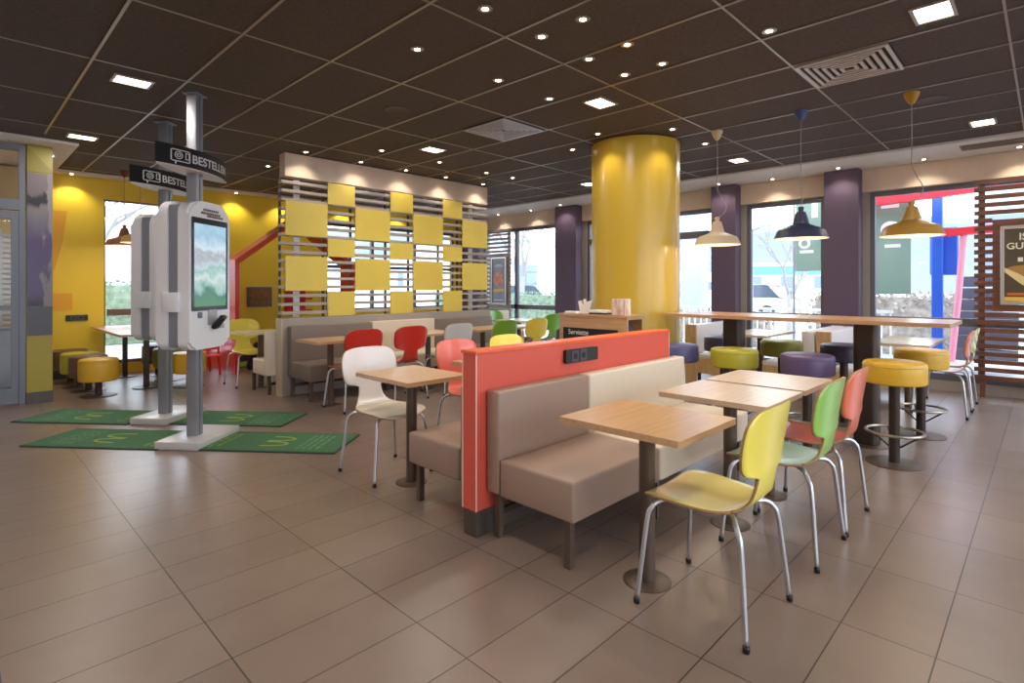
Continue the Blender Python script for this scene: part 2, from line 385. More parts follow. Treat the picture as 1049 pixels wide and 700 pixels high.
b = B(); prism(b, [(-.112, 2.96), (.112, 2.70), (.112, 2.67), (-.112, 2.67)], 'y', -.128, -.1205); obj('poster_corner', b, mat('dark_olive_print', (140, 128, 40), .4), t)

# ================================================================== CEILING FIXTURES
def lamp_light(name, kind, parent, loc, watts, color=(1, .89, .75), size=.06, angle=120, blend=.6):
    L = bpy.data.lights.new(name, kind); L.energy = watts; L.color = color
    if kind == 'SPOT': L.spot_size = math.radians(angle); L.spot_blend = blend; L.shadow_soft_size = size
    elif kind == 'AREA': L.shape = 'RECTANGLE'; L.size = size; L.size_y = size
    else: L.shadow_soft_size = size
    o = bpy.data.objects.new(name, L); C.objects.link(o); o.parent = parent; o.location = loc; return o
def spot_proto():
    t = thing('ceiling_spotlight', 'x', 'spotlight', (0, 0, CEIL))
    b = B(); lathe(b, [(.022, -.001), (.022, -.006), (.042, -.007), (.046, -.004), (.046, -.001)], seg=20); obj('trim_ring', b, mat('spot_ring_metal', (170, 160, 150), .3, .8), t)
    b = B(); disc(b, .021, -.006, -.003, seg=16); obj('lens', b, mat('spot_lens_glow', (255, 232, 196), .5, emit=26), t)
    return t
sp = spot_proto(); first = [True]
def place_spot(x, y, z, label, group, watts=None, aim=None, angle=115):
    s = sp if first[0] else copy_tree(sp); first[0] = False
    s.location = (x, y, z); s['label'] = label; s['group'] = group
    L = lamp_light('spot_beam', 'SPOT', s, (0, 0, -.02), watts or SPOT_W, angle=angle, size=.03)
for x, y, lb in [(2.24, 2.41, 'downlight nearest the top picture edge, left of the bright pair'), (2.29, 3.16, 'lone downlight farthest left of the ones above the partition'),
        (2.75, 2.07, 'rightmost of the first row of downlights, near the top edge'), (2.75, 2.41, 'downlight just left of and below the one near the top edge'),
        (3.25, 2.07, 'brightest looking downlight in the middle of the six-light cluster'), (3.71, 2.06, 'right end downlight of the six-light cluster above the column'),
        (3.26, 2.40, 'downlight left of the brightest one in the six-light cluster'), (3.70, 2.38, 'lowest downlight of the six-light cluster, above the square light'),
        (3.09, 3.17, 'downlight above the left air vent, right of the lone one'), (3.71, 3.16, 'downlight right of the left air vent and left of the square light')]:
    place_spot(x, y, CEIL, lb, 'downlights above the red partition')
place_spot(3.72, 1.30, CEIL, 'single round downlight beside the large beige air vent', 'downlights around the column')
for x, y, lb in [(4.93, 3.51, 'downlight touching the left shoulder of the yellow column'), (5.28, 4.13, 'second downlight left of the yellow column, farther back'),
        (5.33, 2.84, 'downlight touching the right shoulder of the yellow column'), (6.14, 2.86, 'downlight between the column and the cream pendant canopy')]:
    place_spot(x, y, CEIL, lb, 'downlights around the column')
def row(pts, z, what, grp, watts=None):
    for k, (x, y) in enumerate(pts): place_spot(x, y, z, ORD[k] + ' from the left of the ' + what, grp, watts)
ORD = ['first', 'second', 'third', 'fourth', 'fifth', 'sixth', 'seventh', 'eighth', 'ninth', 'tenth']
row([(3.69, 5.82), (4.58, 5.82), (5.49, 5.88), (6.02, 5.86)], CEIL, 'four ceiling downlights over the long bench tables', 'downlights over the long bench tables')
row([(3.08, 6.56), (3.84, 6.56), (4.56, 6.56), (5.28, 6.56), (6.05, 6.56)], CEIL, 'five downlights washing the beige screen header', 'downlights washing the checkered screen header', 5)
row([(3.08, 7.7), (4.86, 7.2), (5.6, 7.2)], CEIL, 'three downlights behind the checkered screen', 'downlights behind the checkered screen')
row([(8.72 if y not in (2.08, 3.76, 7.0) else 8.55, y) for y in (8.95, 7.95, 7.0, 6.3, 5.4, 3.76, 3.0, 2.08, 1.15, .25)], CEIL - .03, 'downlights in the white window soffit', 'soffit downlights along the windows', 7)
row([(x, 10.12) for x in (1.25, 3.5, 4.35, 5.6, 6.9)], CEIL - .03, 'downlights in the strip above the yellow wall', 'downlights above the yellow wall', 11)
row([(-.2, 8.9), (.15, 9.3), (.3, 8.9), (.9, 8.9)], CEIL - .03, 'downlights in the white soffit by the entrance', 'downlights by the entrance', 4)

def panel_proto():
    t = thing('ceiling_light', 'x', 'ceiling light', (0, 0, CEIL))
    b = B(); box(b, -.135, .135, -.105, -.085, -.012, -.001); box(b, -.135, .135, .085, .105, -.012, -.001); box(b, -.135, -.115, -.085, .085, -.012, -.001); box(b, .115, .135, -.085, .085, -.012, -.001)
    obj('frame', b, mat('light_frame', (176, 166, 152), .4, .3), t)
    b = B(); box(b, -.1145, .1145, -.0845, .0845, -.007, -.001); obj('diffuser', b, GLOWP, t)
    return t
pn = panel_proto(); fp = True
PL = [(1.04, 5.30, 'square recessed ceiling light nearest the ordering kiosks'), (1.04, 7.67, 'small square ceiling light nearest the entrance column'),
      (4.11, 2.90, 'square ceiling light just left of the yellow column'), (4.10, 5.34, 'square ceiling light above the long bench, left of the nearer air vent'),
      (4.15, .50, 'large bright square light at the top right ceiling edge'), (7.30, .48, 'square ceiling light right of the ochre pendant'),
      (7.25, 2.92, 'square ceiling light between the cream and navy pendants'), (7.25, 5.34, 'square ceiling light hidden behind the yellow column'), (1.04, 2.9, None), (1.04, .5, None), (4.15, -1.9, None), (-2.0, 2.9, None), (-2, 5.3, None), (1.04, -1.9, None), (-2., .5, None), (7.3, -1.9, None)]
for x, y, lb in PL:
    s = pn if fp else copy_tree(pn); fp = False; s.location = (x, y, CEIL)
    if lb: s['label'] = lb
    else: s['label'] = 'square ceiling light outside the view'; s['group'] = 'ceiling lights outside the view'
    L = lamp_light('panel_beam', 'AREA', s, (0, 0, -.016), PANEL_W, (1, .93, .85), .22)

def vent(x, y, label, nm):
    t = thing('air_vent', label, 'air vent', (x, y, CEIL))
    b = B(); box(b, -.3, .3, -.3, .3, -.006, -.001); obj('backing', b, mat('vent_shadow_black', (18, 18, 20), .7), t)
    for k in range(6):
        r = .295 - k * .048; i = r - .022
        b = B()
        box(b, -r, r, -r, -i, -.02, -.0065); box(b, -r, r, i, r, -.02, -.0065); box(b, -r, -i, -i, i, -.02, -.0065); box(b, i, r, -i, i, -.02, -.0065)
        obj('louvre', b, mat('vent_metal_%d' % nm[2], nm, .4, .2), t)
vent(4.1, 4.13, 'square grey louvred air vent in the ceiling left of the yellow column', (196, 194, 202))
vent(4.75, 1.08, 'square beige louvred air vent in the ceiling above the pendant lamps', (200, 186, 170))
b = B(); box(b, 8.2, 8.5, -.6, .75, CEIL - .038, CEIL - .031)
for k in range(4): box(b, 8.22 + k * .07, 8.25 + k * .07, -.58, .73, CEIL - .044, CEIL - .038)
tag(obj('linear_vent', b, mat('soffit_vent_grey', (128, 116, 104), .6)), 'long narrow air vent in the white soffit above the right window', 'air vent')
for x, y, lb in ((2.95, 4.38, 'round dark ceiling loudspeaker behind the first downlights'), (.25, 6.9, 'round dark ceiling loudspeaker left of the kiosks'), (6.1, .75, 'round dark ceiling loudspeaker beside the ochre lamp canopy')):
    b = B(); lathe(b, [(0, -.003), (.10, -.003), (.112, -.006), (.118, -.006), (.12, -.001)], seg=36)
    o = obj('ceiling_speaker', b, mat('speaker_brown_mesh', (88, 72, 60), .7), loc=(x, y, CEIL)); tag(o, lb, 'loudspeaker')

# ================================================================== PENDANT LAMPS
def pendant(x, y, rim, col, capcol, label, wavy=0, s=1.0):
    t = thing('pendant_lamp', label, 'pendant lamp', (x, y, rim))
    mm = mat('lamp_' + col[0], col[1], .42); cm = mat('canopy_' + capcol[0], capcol[1], .4)
    prof = [(.236, 0), (.232, .006), (.205, .075), (.19, .088), (.12, .115), (.085, .13), (.072, .14), (.06, .19), (.042, .25), (.022, .256), (.02, .275), (.026, .28), (.024, .30), (.0, .302)]
    inner = [(0, .12), (.08, .118), (.18, .082), (.2, .07), (.228, .004), (.236, 0)]
    b = B(); lathe(b, [(r * s, z * s) for r, z in prof], seg=40); obj('lamp_shade', b, mm, t)
    b = B(); lathe(b, [(r * s * .995, z * s) for r, z in inner], seg=40); obj('shade_lining', b, mat('shade_white_enamel', (240, 228, 205), .5), t)
    b = B(); lathe(b, [(0, .02), (.02, .024), (.032, .045), (.03, .07), (.018, .095), (.015, .11)], seg=20); obj('bulb', b, GLOW, t)
    top = CEIL - rim
    b = B(); lathe(b, [(.058, top - .001), (.056, top - .02), (.04, top - .06), (.018, top - .095), (.006, top - .1), (0, top - .1)], seg=24); obj('ceiling_canopy', b, cm, t)
    pts = [(0, 0, .30 * s)]
    if wavy: pts += [(.05, -.05, .34), (.07, -.07, .42), (.03, -.03, .52), (-.0, .0, .62), (.01, 0, .8)]
    else: pts += [(.008, -.01, .4), (.0, .0, .6)]
    pts.append((0, 0, top - .095))
    b = B(); tube(b, smooth_path(pts, 6), .004, 6); obj('cord', b, mat('grey_cord', (150, 146, 142), .6), t)
    L = bpy.data.lights.new('bulb_light', 'POINT'); L.energy = LAMP_W; L.color = (1, .82, .6); L.shadow_soft_size = .03
    o = bpy.data.objects.new('bulb_light', L); C.objects.link(o); o.parent = t; o.location = (0, 0, -.01)
pendant(5.74, 2.54, 1.79, ('cream', (206, 186, 152)), ('cream', (206, 186, 152)), 'cream metal pendant lamp nearest the yellow column', 1)
pendant(5.63, 1.68, 1.80, ('navy', (58, 62, 88)), ('blue', (62, 84, 140)), 'navy metal pendant lamp over the middle of the bar table')
pendant(5.77, .845, 1.78, ('ochre', (178, 134, 58)), ('ochre', (186, 140, 20)), 'ochre metal pendant lamp over the right end of the bar table', 1)
pendant(1.77, 9.5, 1.93, ('rust', (130, 74, 48)), ('rust_red', (120, 44, 32)), 'rust brown pendant lamp in front of the rear left window')
pendant(1.86, 9.0, 1.95, ('bronze_yellow', (176, 124, 50)), ('rust_red', (120, 44, 32)), 'bronze pendant lamp partly hidden behind the ordering kiosk')

# ================================================================== CHAIRS
def chair_shell_bm():
    ctrl = [(.222, .428, .10), (.215, .440, .165), (.195, .449, .198), (.15, .455, .214), (.08, .455, .218), (0, .452, .213), (-.08, .452, .198), (-.14, .458, .172),
            (-.185, .475, .140), (-.212, .505, .115), (-.226, .545, .100), (-.234, .580, .094), (-.238, .600, .096), (-.240, .612, .128), (-.2415, .622, .172), (-.243, .636, .202), (-.246, .665, .220),
            (-.253, .715, .230), (-.262, .77, .232), (-.270, .815, .226), (-.276, .845, .212), (-.280, .865, .190), (-.282, .877, .160), (-.284, .885, .11), (-.285, .888, .05)]
    bm = B(); NC = 12; rows = []
    P = [Vector(c) for c in ctrl]; dense = smooth_path(P, 3)
    for v in dense:
        row = []
        for j in range(NC + 1):
            u = -1 + 2 * j / NC
            hw = max(v.z, .004)
            back = max(0, min(1, (v.y - .5) / .15))
            dish = (abs(u) * hw) ** 2
            row.append(bm.verts.new((u * hw, v.x + back * dish * .55, v.y + (1 - back) * dish * .25)))
        rows.append(row)
    for a, b_ in zip(rows, rows[1:]):
        for j in range(NC): bm.faces.new((a[j], a[j + 1], b_[j + 1], b_[j]))
    return bm
def leg_bm(sx, front):
    fy, ty = (.215, .10) if front else (-.245, -.09)
    pts = [(sx * .235, fy, .012), (sx * .216, fy * .93, .20), (sx * .198, fy * .86, .365), (sx * .187, fy * .80, .405), (sx * .165, fy * .72, .428), (sx * .12, fy * .6, .436), (sx * .04, ty * .6, .436)]
    b = B(); tube(b, smooth_path(pts, 4), .0105, 10, 0)
    lathe(b, [(0, 0), (.013, 0), (.014, .02), (.011, .026), (0, .026)], sx * .2365, fy * 1.004, 12, 1)
    return b
LEGM = None; SHELLM = None
def make_chair(name, label, back, seat, loc, rz, group=None):
    global LEGM, SHELLM
    t = thing('dining_chair', label, 'chair', loc, rz, group)
    if SHELLM is None:
        me = bpy.data.meshes.new('chair_shell'); bm = chair_shell_bm(); bmesh.ops.recalc_face_normals(bm, faces=bm.faces); bm.to_mesh(me); bm.free()
        for p in me.polygons: p.use_smooth = True
        SHELLM = me
        LEGM = []
        for sx, fr_ in ((1, 1), (-1, 1), (1, 0), (-1, 0)):
            bm = leg_bm(sx, fr_); bmesh.ops.recalc_face_normals(bm, faces=bm.faces); m2 = bpy.data.meshes.new('chair_leg'); bm.to_mesh(m2); bm.free()
            m2.materials.append(CHROME); m2.materials.append(BLACKP)
            for p in m2.polygons: p.use_smooth = True
            LEGM.append(m2)
    me = SHELLM.copy()
    for m_ in (seat, PLY, back): me.materials.append(m_)
    # laminate colour: seat_shell mesh split into the seat part and the backrest part
    bm = B(); bm.from_mesh(me); bm.faces.ensure_lookup_table()
    upper = [f for f in bm.faces if f.calc_center_median().z > .47]
    bm2 = bm.copy(); bm2.faces.ensure_lookup_table()
    bmesh.ops.delete(bm, geom=upper, context='FACES')
    bmesh.ops.delete(bm2, geom=[f for f in bm2.faces if f.calc_center_median().z <= .47], context='FACES')
    for nm, q, m_ in (('seat', bm, seat), ('backrest', bm2, back)):
        mm = bpy.data.meshes.new(nm); q.to_mesh(mm); q.free(); mm.materials.append(m_); mm.materials.append(PLY)
        o = bpy.data.objects.new(nm, mm); C.objects.link(o); o.parent = t
        s = o.modifiers.new('ply', 'SOLIDIFY'); s.thickness = .012; s.offset = 0; s.material_offset_rim = 1
    bpy.data.meshes.remove(me)
    for m2 in LEGM: o = bpy.data.objects.new('leg', m2); C.objects.link(o); o.parent = t
    return t
def lam(n, c, r=.28): return mat('laminate_' + n, c, r, coat=.6)
lY, lG, lO, lR, lW, lP = lam('yellow', (246, 224, 88)), lam('green', (140, 194, 76)), lam('orange', (228, 96, 52)), lam('red', (204, 44, 32)), lam('white', (226, 220, 218)), lam('coral_pink', (230, 106, 92))
lWs = wood_mat('bleached_ply_seat', (226, 212, 190), (212, 196, 170), 0, .3); lGm = lam('mint', (176, 208, 176)); lYs = lam('sheen_yellow_seat', (248, 228, 140)); lLg = lam('light_grey', (206, 206, 208)); lGd = lam('leaf_green', (112, 168, 48))  # yellow seat paler than its back: reflected sheen mixed into the colour
CH = [
 ('yellow plywood dining chair nearest the camera', lY, lYs, (2.29, 1.045), 0, None),
 ('lime green dining chair with pale mint seat, between yellow and orange chairs', lG, lGm, (3.10, 1.03), 0, None),
 ('orange-red dining chair, farthest of the three at the front table row', lO, lO, (3.62, 1.03), 0, None),
 ('white plywood dining chair at the table behind the red partition end', lW, lWs, (2.235, 3.455), PI, None),
 ('coral pink dining chair half hidden behind the red partition corner', lP, lP, (3.10, 3.46), PI, None),
 ('yellow dining chair whose backrest top shows just above the partition cap', lY, lYs, (3.72, 3.46), PI, None),
 ('red dining chair with its back to the camera, left of the two', lR, lR, (3.16, 5.57), 0, None),
 ('red dining chair with its back to the camera, right of the two', lR, lR, (3.80, 5.60), 0, None),
 ('light grey dining chair behind the coral chair, facing the long bench', lLg, lLg, (4.50, 5.57), 0, None),
 ('leaf green dining chair, nearer of the two overlapping green ones', lGd, lGd, (5.33, 5.57), 0, None),
 ('yellow dining chair between the two leaf green backs near the window', lY, lYs, (5.98, 5.57), 0, None),
 ('leaf green dining chair left behind the nearer green one, by the corner', lGd, lGd, (7.25, 7.32), PI, None),
 ('leaf green dining chair partly hidden by the condiment counter', lGd, lGd, (7.15, 6.25), 0, None),
 ('yellow dining chair by the play corner at the small cream table', lY, lY, (2.90, 7.90), PI, None),
 ('orange-red dining chair at the window table, nearer of the back-to-back pair', lO, lWs, (7.42, .84), 0, None),
 ('yellow-green dining chair behind the orange one at the window table', lam('yellow_green', (208, 214, 84)), lWs, (8.0, .84), 0, None),
]
for lb, bk, st, (x, y), rz, g in CH: make_chair('dining_chair', lb, bk, st, (x, y, 0), rz, g)

# ================================================================== TABLES
def make_table(label, x, y, w=.56, d=.60, top=WOOD, h=.75, base=True, post=BRONZE, group=None):
    t = thing('pedestal_table', label, 'table', (x, y, 0), 0, group)
    b = B(); prism(b, rrect(-w / 2, w / 2, -d / 2, d / 2, .012, 4), 'z', h - .028, h); obj('tabletop', b, top, t)
    b = B(); box(b, -.16, .16, -.16, .16, h - .036, h - .0285); obj('mounting_plate', b, BLACKP, t)
    b = B(); disc(b, .037, .013, h - .0365, seg=24); obj('post', b, post, t)
    b = B(); lathe(b, [(0, 0), (.108, 0), (.108, .004), (.1, .008), (.04, .010), (.04, .0125), (0, .0125)], seg=36); obj('base', b, post, t)
    return t
TOPL = wood_mat('pale_laminate_top', (214, 196, 170), (202, 182, 154), 0, .22)
make_table('small square wooden pedestal table nearest the camera', 2.24, 1.32, .54, .60)
WOOD_SHEEN = wood_mat('oak_laminate_sheen', (214, 186, 156), (202, 172, 140), 0, .3)  # same oak, paled so the window sheen sits in the colour
make_table('square wooden table with sheen-paled top beside the lime green chair', 3.11, 1.30, .555, .60, WOOD_SHEEN)
make_table('square wooden table with sheen-paled top farthest in the front row, by the orange chair', 3.71, 1.30, .56, .60, WOOD_SHEEN)
make_table('square wooden table in front of the white chair', 2.235, 3.15, .5, .64)
make_table('square wooden table in front of the coral pink chair', 3.10, 3.14)
make_table('square wooden table hidden behind the partition, next to the yellow chair', 3.73, 3.14)
make_table('square wooden table at the left end of the long bench', 3.04, 5.85, .58, .54)
make_table('square wooden table at the long bench between red and grey chairs', 4.42, 5.86, .66, .6)
make_table('square wooden table at the long bench by the nearer green chair', 5.40, 5.86, .66, .6)
make_table('square wooden table at the right end of the long bench', 6.04, 5.86, .58, .6)
make_table('square pale table between the green chairs near the far window', 7.2, 6.85, .7, .66, TOPL)
make_table('small cream-topped table by the yellow chair at the play corner', 2.93, 7.56, .60, .50, mat('cream_laminate', (232, 212, 170), .3))
t = make_table('pale table by the middle window, behind the bar', 7.45, 2.72, 1.1, .55, TOPL)
t = make_table('pale table by the right window, behind the yellow bar stools', 7.45, 1.12, 1.1, .52, TOPL)
# long low table by the rear left window
t = thing('wall_table', 'long narrow wooden table in front of the rear left window', 'table', (1.78, 9.2, 0))
b = B(); prism(b, rrect(-.30, .30, -1.02, 1.02, .015, 4), 'z', .72, .75); obj('tabletop', b, WOODY, t)
for yy in (-.57, .7):
    b = B(); box(b, .04, .10, yy - .03, yy + .03, .012, .7195); obj('leg', b, BRONZED, t)
    b = B(); disc(b, .16, .001, .0115, .07, yy, 28); obj('base', b, BRONZED, t)

# ================================================================== PARTITION AND BOOTHS
t = thing('partition', 'coral red low partition wall with orange cap between the two bench rows', 'partition', (1.97, 2.19, 0))
b = B(); box(b, 0, 2.08, .001, .11, .143, .985); obj('panel', b, RED, t)
b = B(); box(b, -.008, 2.088, -.008, .118, .9855, 1.003, .002, 1); obj('cap', b, REDT, t)
b = B(); box(b, .004, 2.076, .006, .104, .001, .1425); obj('plinth', b, mat('brown_grey_metal_plinth', (104, 92, 84), .32, .6), t)
b = B()
for x_, y_ in ((-.003, -.003), (2.079, -.003), (-.003, .107)): box(b, x_, x_ + .005, y_, y_ + .005, .143, .985)
obj('edge_trim', b, mat('pale_edge_strip', (236, 206, 192), .4), t)
def power_strip(name, label, loc, rz, w, sockets):
    t = thing(name, label, 'socket strip', loc, rz)
    b = B(); prism(b, rrect(-w / 2, w / 2, -.043, .043, .012), 'y', -.022, 0); o = obj('housing', b, BLACKP, t)
    for k in range(sockets):
        cx = -w / 2 + .09 + k * .085
        b = B(); prism(b, rrect(cx - .036, cx + .036, -.036, .036, .006), 'y', -.026, -.0225); f = obj('socket_frame', b, mat('socket_dark_grey', (70, 70, 76), .35), t)
        b = B(); prism(b, [(cx + .02 * math.cos(a * PI / 10), .02 * math.sin(a * PI / 10)) for a in range(20)], 'y', -.0275, -.0262); obj('socket_well', b, mat('socket_well_black', (10, 10, 12), .5), f)
    return t
power_strip('power_strip', 'black double socket strip mounted on the coral partition', (2.875, 2.188, .905), 0, .34, 2)
power_strip('power_strip', 'dark socket strip on the yellow wall above the low stools', (1.33, YW - .003, .885), 0, .26, 2)

def bench(label, x, y, rz, length, fabric, sections=None, backh=.79, legs=True, seatd=.50):
    """seat along +x from origin, faces -y; back at y = 0"""
    t = thing('booth_bench', label, 'bench', (x, y, 0), rz)
    b = B(); box(b, 0.0, length, -.10, -.004, .24, backh, .014, 3); obj('backrest', b, fabric, t)
    b = B(); box(b, 0.0, length, -.10 - seatd, -.105, .235, .43, .016, 3); obj('seat', b, fabric, t)
    if legs:
        for px, py in ((.045, -.06), (.045, -.54), (length - .05, -.54), (length - .05, -.06)):
            b = B(); box(b, px - .018, px + .018, py - .018, py + .018, .001, .2345 if py < -.1 else .239); obj('leg', b, BRONZE, t)
        b = B(); box(b, .064, length - .069, -.075, -.045, .12, .15); obj('rail', b, BRONZED, t)
    return t
bench('taupe leatherette booth bench nearest the camera, in front of the partition', 2.035, 2.186, 0, .80, TAUPE)
bench('cream leatherette booth bench right of the taupe one at the partition', 2.845, 2.186, 0, 1.27, CREAM)
bench('taupe leatherette bench on the far side of the partition', 2.035 + .80, 2.304, PI, .80, TAUPE)
bench('cream leatherette bench on the far side of the partition, mostly hidden', 2.845 + 1.27, 2.304, PI, 1.27, CREAM)
# long bench under the checkered screen
YS = 6.72
t = thing('low_wall', 'grey-beige low wall carrying the checkered screen behind the long bench', 'low wall', (2.86, YS, 0))
b = B(); box(b, 0, 3.5, 0, .16, .0, .955, .003, 1); obj('panel', b, GREIGE, t)
b = B(); box(b, -.012, 0.0, -.004, .164, .0, .955); obj('end_panel', b, wood_mat('bleached_end_grain', (206, 188, 164), (190, 170, 146), 2), t)
bench('taupe bench section at the left end of the long bench', 2.92, YS - .003, 0, 1.12, TAUPE2, backh=.86)
bench('cream bench section in the middle of the long bench', 4.05, YS - .003, 0, 1.07, CREAM, backh=.87)
bench('taupe bench section at the right end of the long bench', 5.13, YS - .003, 0, 1.18, TAUPE2, backh=.86)
bench('cream bench behind the checkered screen facing the play corner', 4.0, YS + .165, PI, 1.26, CREAM, backh=.78, seatd=.36)

# ---- checkered screen
t = thing('lattice_screen', 'tall slatted screen with a checkerboard of yellow panels and a beige header', 'screen', (2.86, 6.74, 0))
b = B(); box(b, .03, 3.44, -.02, .14, 2.71, CEIL - .009, .003, 1); obj('header', b, BEIGE, t)
SL = mat('greige_slat', (172, 158, 147), .55)
for k in range(16):
    z = 1.0 + k * .1085
    b = B(); box(b, 0, 3.44, .0, .10, z, z + .036); obj('slat', b, SL, t)
colx = [.035, .595, .99, 1.545, 1.94, 2.50, 2.89, 3.44]
UP = mat('dark_upright', (92, 78, 68), .6)
for xx in colx[1:-1] + [.02]:
    b = B(); box(b, xx - .012, xx + .012, .1005, .13, .957, 2.709); obj('upright', b, UP, t)
for xx in (.25, 3.2):
    b = B()
    box(b, xx - .035, xx + .035, .1305, .16, .957, 2.709)
    obj('support_post', b, WHITE, t)
rows = [(2.705, 2.42), (2.415, 1.98), (1.975, 1.735), (1.73, 1.29), (1.285, .957)]
for ci in range(7):
    for ri, (zt, zb) in enumerate(rows):
        big = ci % 2 == 0
        if big == (ri % 2 == 1):
            b = B(); box(b, colx[ci] + .003, colx[ci + 1] - .003, -.019, -.001, zb + .003, zt - .003, .002, 1); obj('yellow_panel', b, YEL, t)

# ================================================================== YELLOW COLUMN
t = thing('round_column', 'thick round glossy yellow column from floor to ceiling', 'column', (5.65, 3.49, 0))
b = B(); lathe(b, [(0, .1), (.505, .1), (.505, CEIL - .012), (0, CEIL - .012)], seg=96); obj('cladding', b, YCOL, t)
b = B(); lathe(b, [(0, 0), (.495, 0), (.495, .0995), (0, .0995)], seg=64); obj('plinth', b, BRONZED, t)
b = B(); a = math.radians(31.7 + 180 + 62); tube(b, [(.507 * math.cos(a), .507 * math.sin(a), .1), (.507 * math.cos(a), .507 * math.sin(a), CEIL - .012)], .008, 8); obj('joint_strip', b, mat('pale_joint_strip', (214, 196, 160), .3, .6), t)

# ================================================================== BAR TABLE AND STOOLS
t = thing('bar_table', 'long high wooden bar table running along the windows', 'bar table', (5.2, .52, 0))
b = B(); prism(b, rrect(0, .72, 0, 2.38, .015, 4), 'z', 1.038, 1.07); obj('tabletop', b, WOODY, t)
for yy in (.60, 1.74):
    b = B(); prism(b, rrect(.21, .39, yy - .09, yy + .09, .045, 6), 'z', .0125, 1.0375)
    l_ = obj('support_column', b, BRONZED, t)
    b = B(); lathe(b, [(0, 0), (.17, 0), (.17, .004), (.15, .010), (0, .012)], .30, yy, 36); obj('base', b, BRONZE, t)
def make_stool(name, label, x, y, colm, h=.78, th=.165, r=.205, ring=True, cat='bar stool', group=None):
    t = thing(name, label, cat, (x, y, 0), 0, group)
    c = .022
    b = B(); lathe(b, [(0, h - th), (r - .01, h - th), (r, h - th + .01), (r + .003, h - th * .5), (r, h - c), (r - .006, h - .008), (r - c, h), (0, h + .006)], seg=44)
    st = obj('seat', b, colm, t)
    b = B(); tube(b, [((r + .001) * math.cos(a * PI / 22), (r + .001) * math.sin(a * PI / 22), h - .03) for a in range(44)], .0035, 6, closed=True); obj('seam', b, colm, st)
    b = B(); disc(b, .037, .013, h - th - .001, seg=20); obj('post', b, BRONZED, t)
    b = B(); lathe(b, [(0, 0), (.19, 0), (.19, .005), (.17, .010), (.04, .0125), (0, .0125)], seg=40); obj('base', b, BRONZE, t)
    if ring:
        b = B(); tube(b, [(.185 * math.cos(a * PI / 20), .185 * math.sin(a * PI / 20), .245) for a in range(40)], .011, 8, closed=True); fr_ = obj('footring', b, mat('worn_nickel', (176, 164, 146), .3, .9), t)
        for a in (.4, 2.5, 4.6):
            b = B(); tube(b, [(.039 * math.cos(a), .039 * math.sin(a), .13), (.172 * math.cos(a), .172 * math.sin(a), .238)], .007, 8); obj('strut', b, BRONZED, fr_)
    return t
sY = mat('mustard_leatherette', (216, 168, 44), .42, noise=.05, scale=40); sL = mat('olive_lime_leatherette', (168, 158, 40), .42); sP = mat('purple_leatherette', (88, 70, 108), .42)
sD = mat('dark_plum_leatherette', (56, 44, 70), .42); sG = mat('moss_green_leatherette', (136, 136, 50), .42); sB = mat('slate_blue_leatherette', (84, 82, 122), .42); sBr = mat('brown_leatherette', (98, 72, 52), .45)
make_stool('bar_stool', 'mustard yellow round bar stool at the near right end of the bar', 5.04, .846, sY)
make_stool('bar_stool', 'purple round bar stool second from the right on the near side of the bar', 5.04, 1.454, sP)
make_stool('bar_stool', 'olive lime round bar stool third from the right on the near side of the bar', 5.04, 2.07, sL)
make_stool('bar_stool', 'slate blue round bar stool just right of the partition end', 5.04, 2.64, sB)
make_stool('bar_stool', 'mustard yellow round bar stool on the window side of the bar', 6.17, .835, sY)
make_stool('bar_stool', 'dark plum round bar stool on the window side, right of the purple one', 6.17, 1.45, sD)
make_stool('bar_stool', 'moss green round bar stool on the window side of the bar', 6.17, 2.03, sG)
make_stool('bar_stool', 'slate blue round bar stool on the window side behind the bar column', 6.17, 2.66, sB)
for (x, y, m_, lb) in ((1.30, 8.40, sY, 'mustard low stool, front one of the row by the yellow wall'), (1.27, 8.90, sBr, 'brown low stool second in the row by the yellow wall'),
        (1.24, 9.36, sL, 'olive lime low stool third in the row by the yellow wall'), (1.20, 9.84, sBr, 'brown low stool at the back end of the row by the yellow wall'),
        (2.28, 8.33, sY, 'mustard low stool seen between the two kiosk posts'), (2.24, 9.1, sG, 'moss green low stool left of the front kiosk post'), (2.24, 9.75, sBr, 'brown low stool at the far end of the long narrow table')):
    make_stool('low_stool', lb, x, y, m_, .46, .27, .205, False, 'stool')

# ================================================================== CONDIMENT COUNTER
t = thing('condiment_counter', 'wooden condiment counter with a black sign against the yellow column', 'counter', (4.73, 3.02, 0))
CW, CD = .29, .86
b = B(); box(b, -.01, CW + .04, -.02, CD + .01, 1.03, 1.055, .002, 1); obj('worktop', b, WOODY, t)
b = B(); box(b, 0, .018, 0, CD, 0, 1.0295); obj('front_panel', b, WOODY, t)
b = B(); box(b, .0185, CW + .02, CD - .018, CD, 0, 1.0295); obj('side_panel', b, WOODV, t)
b = B(); box(b, .0185, CW + .02, 0, .018, 0, .74); box(b, .0185, .034, 0, .018, .74, 1.0295); box(b, CW + .005, CW + .02, 0, .018, .74, 1.0295); box(b, .0345, CW + .0045, 0, .018, 1.01, 1.0295); obj('side_panel', b, WOODV, t)
b = B(); box(b, CW + .0205, CW + .036, 0, CD, 0, 1.0295); obj('back_panel', b, WOODY, t)
b = B(); box(b, .019, CW + .019, .02, CD - .02, .72, .738); obj('shelf', b, WOODV, t)
b = B(); box(b, .06, .16, .03, .12, .7385, .95, .004, 1); tag(obj('tray_stack', b, mat('dark_blue_grey_plastic', (62, 70, 84), .5), loc=(4.73, 3.02, 0)), 'dark grey stack stored in the open end of the condiment counter', 'trays')
b = B(); box(b, -.010, -.0005, .10, CD - .06, .56, .905); sg = obj('sign_board', b, mat('blackboard_black', (22, 20, 22), .6), t)
